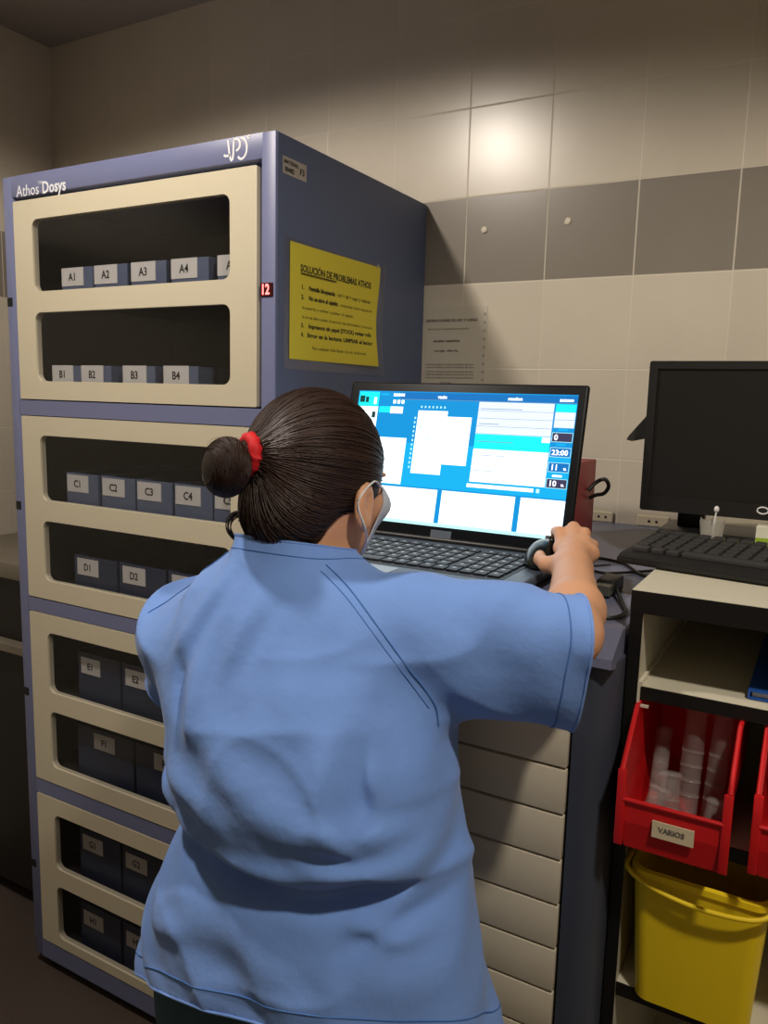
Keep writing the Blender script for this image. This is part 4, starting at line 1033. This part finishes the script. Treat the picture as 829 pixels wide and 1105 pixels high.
# bun
BUN = TIE+TD*.032-hu*.017; Bn = Field(tuple(BUN-Vector((.07,)*3)), tuple(BUN+Vector((.07,)*3)), .0025)
bs = TD.cross(hu).normalized()
Bn.ell(BUN, (.032, .027, .031), [tuple(bs), tuple(TD), tuple(bs.cross(TD))], 0)
for k in range(7):
    a = k*2*math.pi/7; c = BUN+(bs*math.cos(a)+bs.cross(TD)*math.sin(a))*.017; Bn.ell(c, (.017, .018, .017), None, .010)
bnm = Bn.mesh('bun'); del Bn; bb = bvh_of(bnm); bun = pobj('bun', bnm, hairm)
bm = NB(); ub = bs.cross(TD)
for k in range(330):
    a0 = rs.uniform(0, 2*math.pi); tl = rs.uniform(-1.1, 1.1); P = []; sp = rs.uniform(1.2, 2.4); nlat = rs.uniform(-.9, .9)
    for j in range(10):
        a = a0+sp*j/9; lat = nlat*math.cos(j/9*1.2)
        dd = ((bs*math.cos(a)+ub*math.sin(a))*math.cos(lat)+TD*math.sin(lat)).normalized()
        l, nn, i, dist = bb.ray_cast(BUN+dd*.12, -dd)
        if l is not None: P.append(l+nn*.0006)
    if len(P) > 4: tube(bm, P, [.0003]+[.0008]*(len(P)-2)+[.0003], 3, caps=False)
for k in range(9):   # flyaway ends round the bun
    a = rs.uniform(0, 2*math.pi); dd = (bs*math.cos(a)+ub*math.sin(a)+TD*rs.uniform(-.3, .8)).normalized(); sdv = dd.cross(TD).normalized()
    P = [BUN+dd*.030+sdv*.02*t*t+dd*.006*math.sin(t*2.2) for t in (0, .3, .6, .9, 1.2)]; tube(bm, P, .00018, 3, caps=False)
me = bpy.data.meshes.new('bun_strands'); bm.to_mesh(me); bm.free(); pobj('bun_strands', me, hairs, 180)
bm = NB(); s1 = TD.cross(hu).normalized(); s2 = s1.cross(TD)
tube(bm, [TIE+TD*.006+(s1*math.cos(a*math.pi/12)+s2*math.sin(a*math.pi/12))*(.0185+.0015*math.sin(a*3)) for a in range(24)], .0085, 10, closed=True)
me = bpy.data.meshes.new('hair_tie'); bm.to_mesh(me); bm.free(); pobj('hair_tie', me, mat('red_fabric', 'd3121c', .7, bump=.3))
# loose curl below the bun
bm = NB(); CU = Vector((1.080, -.450, 1.352))
for k in range(9):
    rr_ = .015+.0018*math.sin(k*2.1); oz = Vector((.002*math.sin(k), 0, .002*math.cos(k*1.7)))
    P = [hp(-.050, -.075, -.055)+oz*.5, (hp(-.050, -.085, -.060)*.6+CU*.4)+oz]
    for j in range(14):
        a = math.radians(70+j*24); P.append(CU+oz+Vector((.87, .49, 0))*rr_*math.cos(a)+Vector((0, 0, 1))*rr_*1.15*math.sin(a)+Vector((-.49, .87, 0))*.0012*j*.3)
    tube(bm, spline(P, 3), .0009, 4)
me = bpy.data.meshes.new('loose_curl'); bm.to_mesh(me); bm.free(); pobj('loose_curl', me, hairs, 180)

# mask ------------------------------------------------------------------
MO = hp(0, .02, -.048); bm = NB(); G = []
nu, nv = 24, 12
for j in range(nv+1):
    row = []
    v = j/nv; uu = .006-.098*v
    for i in range(nu+1):
        a = math.radians(-62+124*i/nu)
        O = hp(0, .015, -.045); tgt = hp(0, .015, uu)
        dd = (hr*math.sin(a)+hf*math.cos(a)).normalized()
        l, nn, _, dist = bodybvh.ray_cast(tgt+dd*.25, -dd)
        p = (l if l is not None and (l-tgt).length < .14 else tgt+dd*.06)
        bulge = .003+.006*math.cos(a)**2*math.sin(math.pi*min(1, v*1.05))
        row.append(p+dd*bulge)
    G.append(row)
for _ in range(3):
    N2 = [r[:] for r in G]
    for j in range(nv+1):
        for i in range(nu+1):
            nb = [G[jj][ii] for jj, ii in ((j-1, i), (j+1, i), (j, i-1), (j, i+1)) if 0 <= jj <= nv and 0 <= ii <= nu]
            N2[j][i] = G[j][i]*.5+sum(nb, Vector())/len(nb)*.5
    G = N2
VV = [[bm.verts.new(p) for p in r] for r in G]
for j in range(nv):
    for i in range(nu): bm.faces.new((VV[j][i], VV[j+1][i], VV[j+1][i+1], VV[j][i+1]))
bmesh.ops.recalc_face_normals(bm, faces=bm.faces[:]); bmesh.ops.solidify(bm, geom=bm.faces[:], thickness=.0014)
mk = mat('white_mask', 'c3ccd8', .8, spec=.2)
me = bpy.data.meshes.new('face_mask'); bm.to_mesh(me); bm.free(); mask = pobj('face_mask', me, mk)
for i, s in ((nu, 1), (0, -1)):
    ear_top, ear_back, ear_low = hp(s*.085, -.002, -.001), hp(s*.081, -.024, -.030), hp(s*.083, -.006, -.058)
    a, b = G[1][i], G[nv-1][i]; bm = NB()
    tube(bm, spline([a, (a+ear_top)/2+hr*s*.003, ear_top, ear_back, ear_low, (b+ear_low)/2+hr*s*.004, b], 6), .0013, 6)
    me = bpy.data.meshes.new('ear_loop'); bm.to_mesh(me); bm.free(); pobj('ear_loop', me, mat('white_elastic', 'e2e4e8', .7))

# mouse under the hand ------------------------------------------------------
ms = thing('computer_mouse', 'glossy black computer mouse under the right hand', 'mouse', (1.345, -.02, 1.2635))
F = Field((1.29, -.10, 1.25), (1.41, .07, 1.33), .0022); mq = math.radians(8)
F.ell((1.345, -.018, 1.266), (.031, .056, .037), [(math.cos(mq), math.sin(mq), 0), (-math.sin(mq), math.cos(mq), 0), (0, 0, 1)], 0)
F.add(lambda x, y, z: z-1.2640+0*x+0*y, (1.29, -.1, 1.25), (1.41, .07, 1.264), 0, 'd')
me = relax(F.mesh('mouse_body'), 1, .4); me.transform(Matrix.Translation(-Vector(ms.location))); link('mouse_body', me, mat('glossy_black', '0b100f', .28, coat=.15), ms, 50)
bm = NB(); cyl(bm, (1.337, .008, 1.300), (1.345, .0085, 1.300), .005, n=16); obj('scroll_wheel', bm, mat('grey_rubber', '4a4d50', .5), ms, 40)
bm = NB(); tube(bm, spline([(1.340, .034, 1.268), (1.338, .050, 1.268), (1.35, .075, 1.266), (1.385, .085, 1.2485), (1.42, .11, 1.2485)], 6), .0018, 6); obj('mouse_cord', bm, dark, ms, 60)
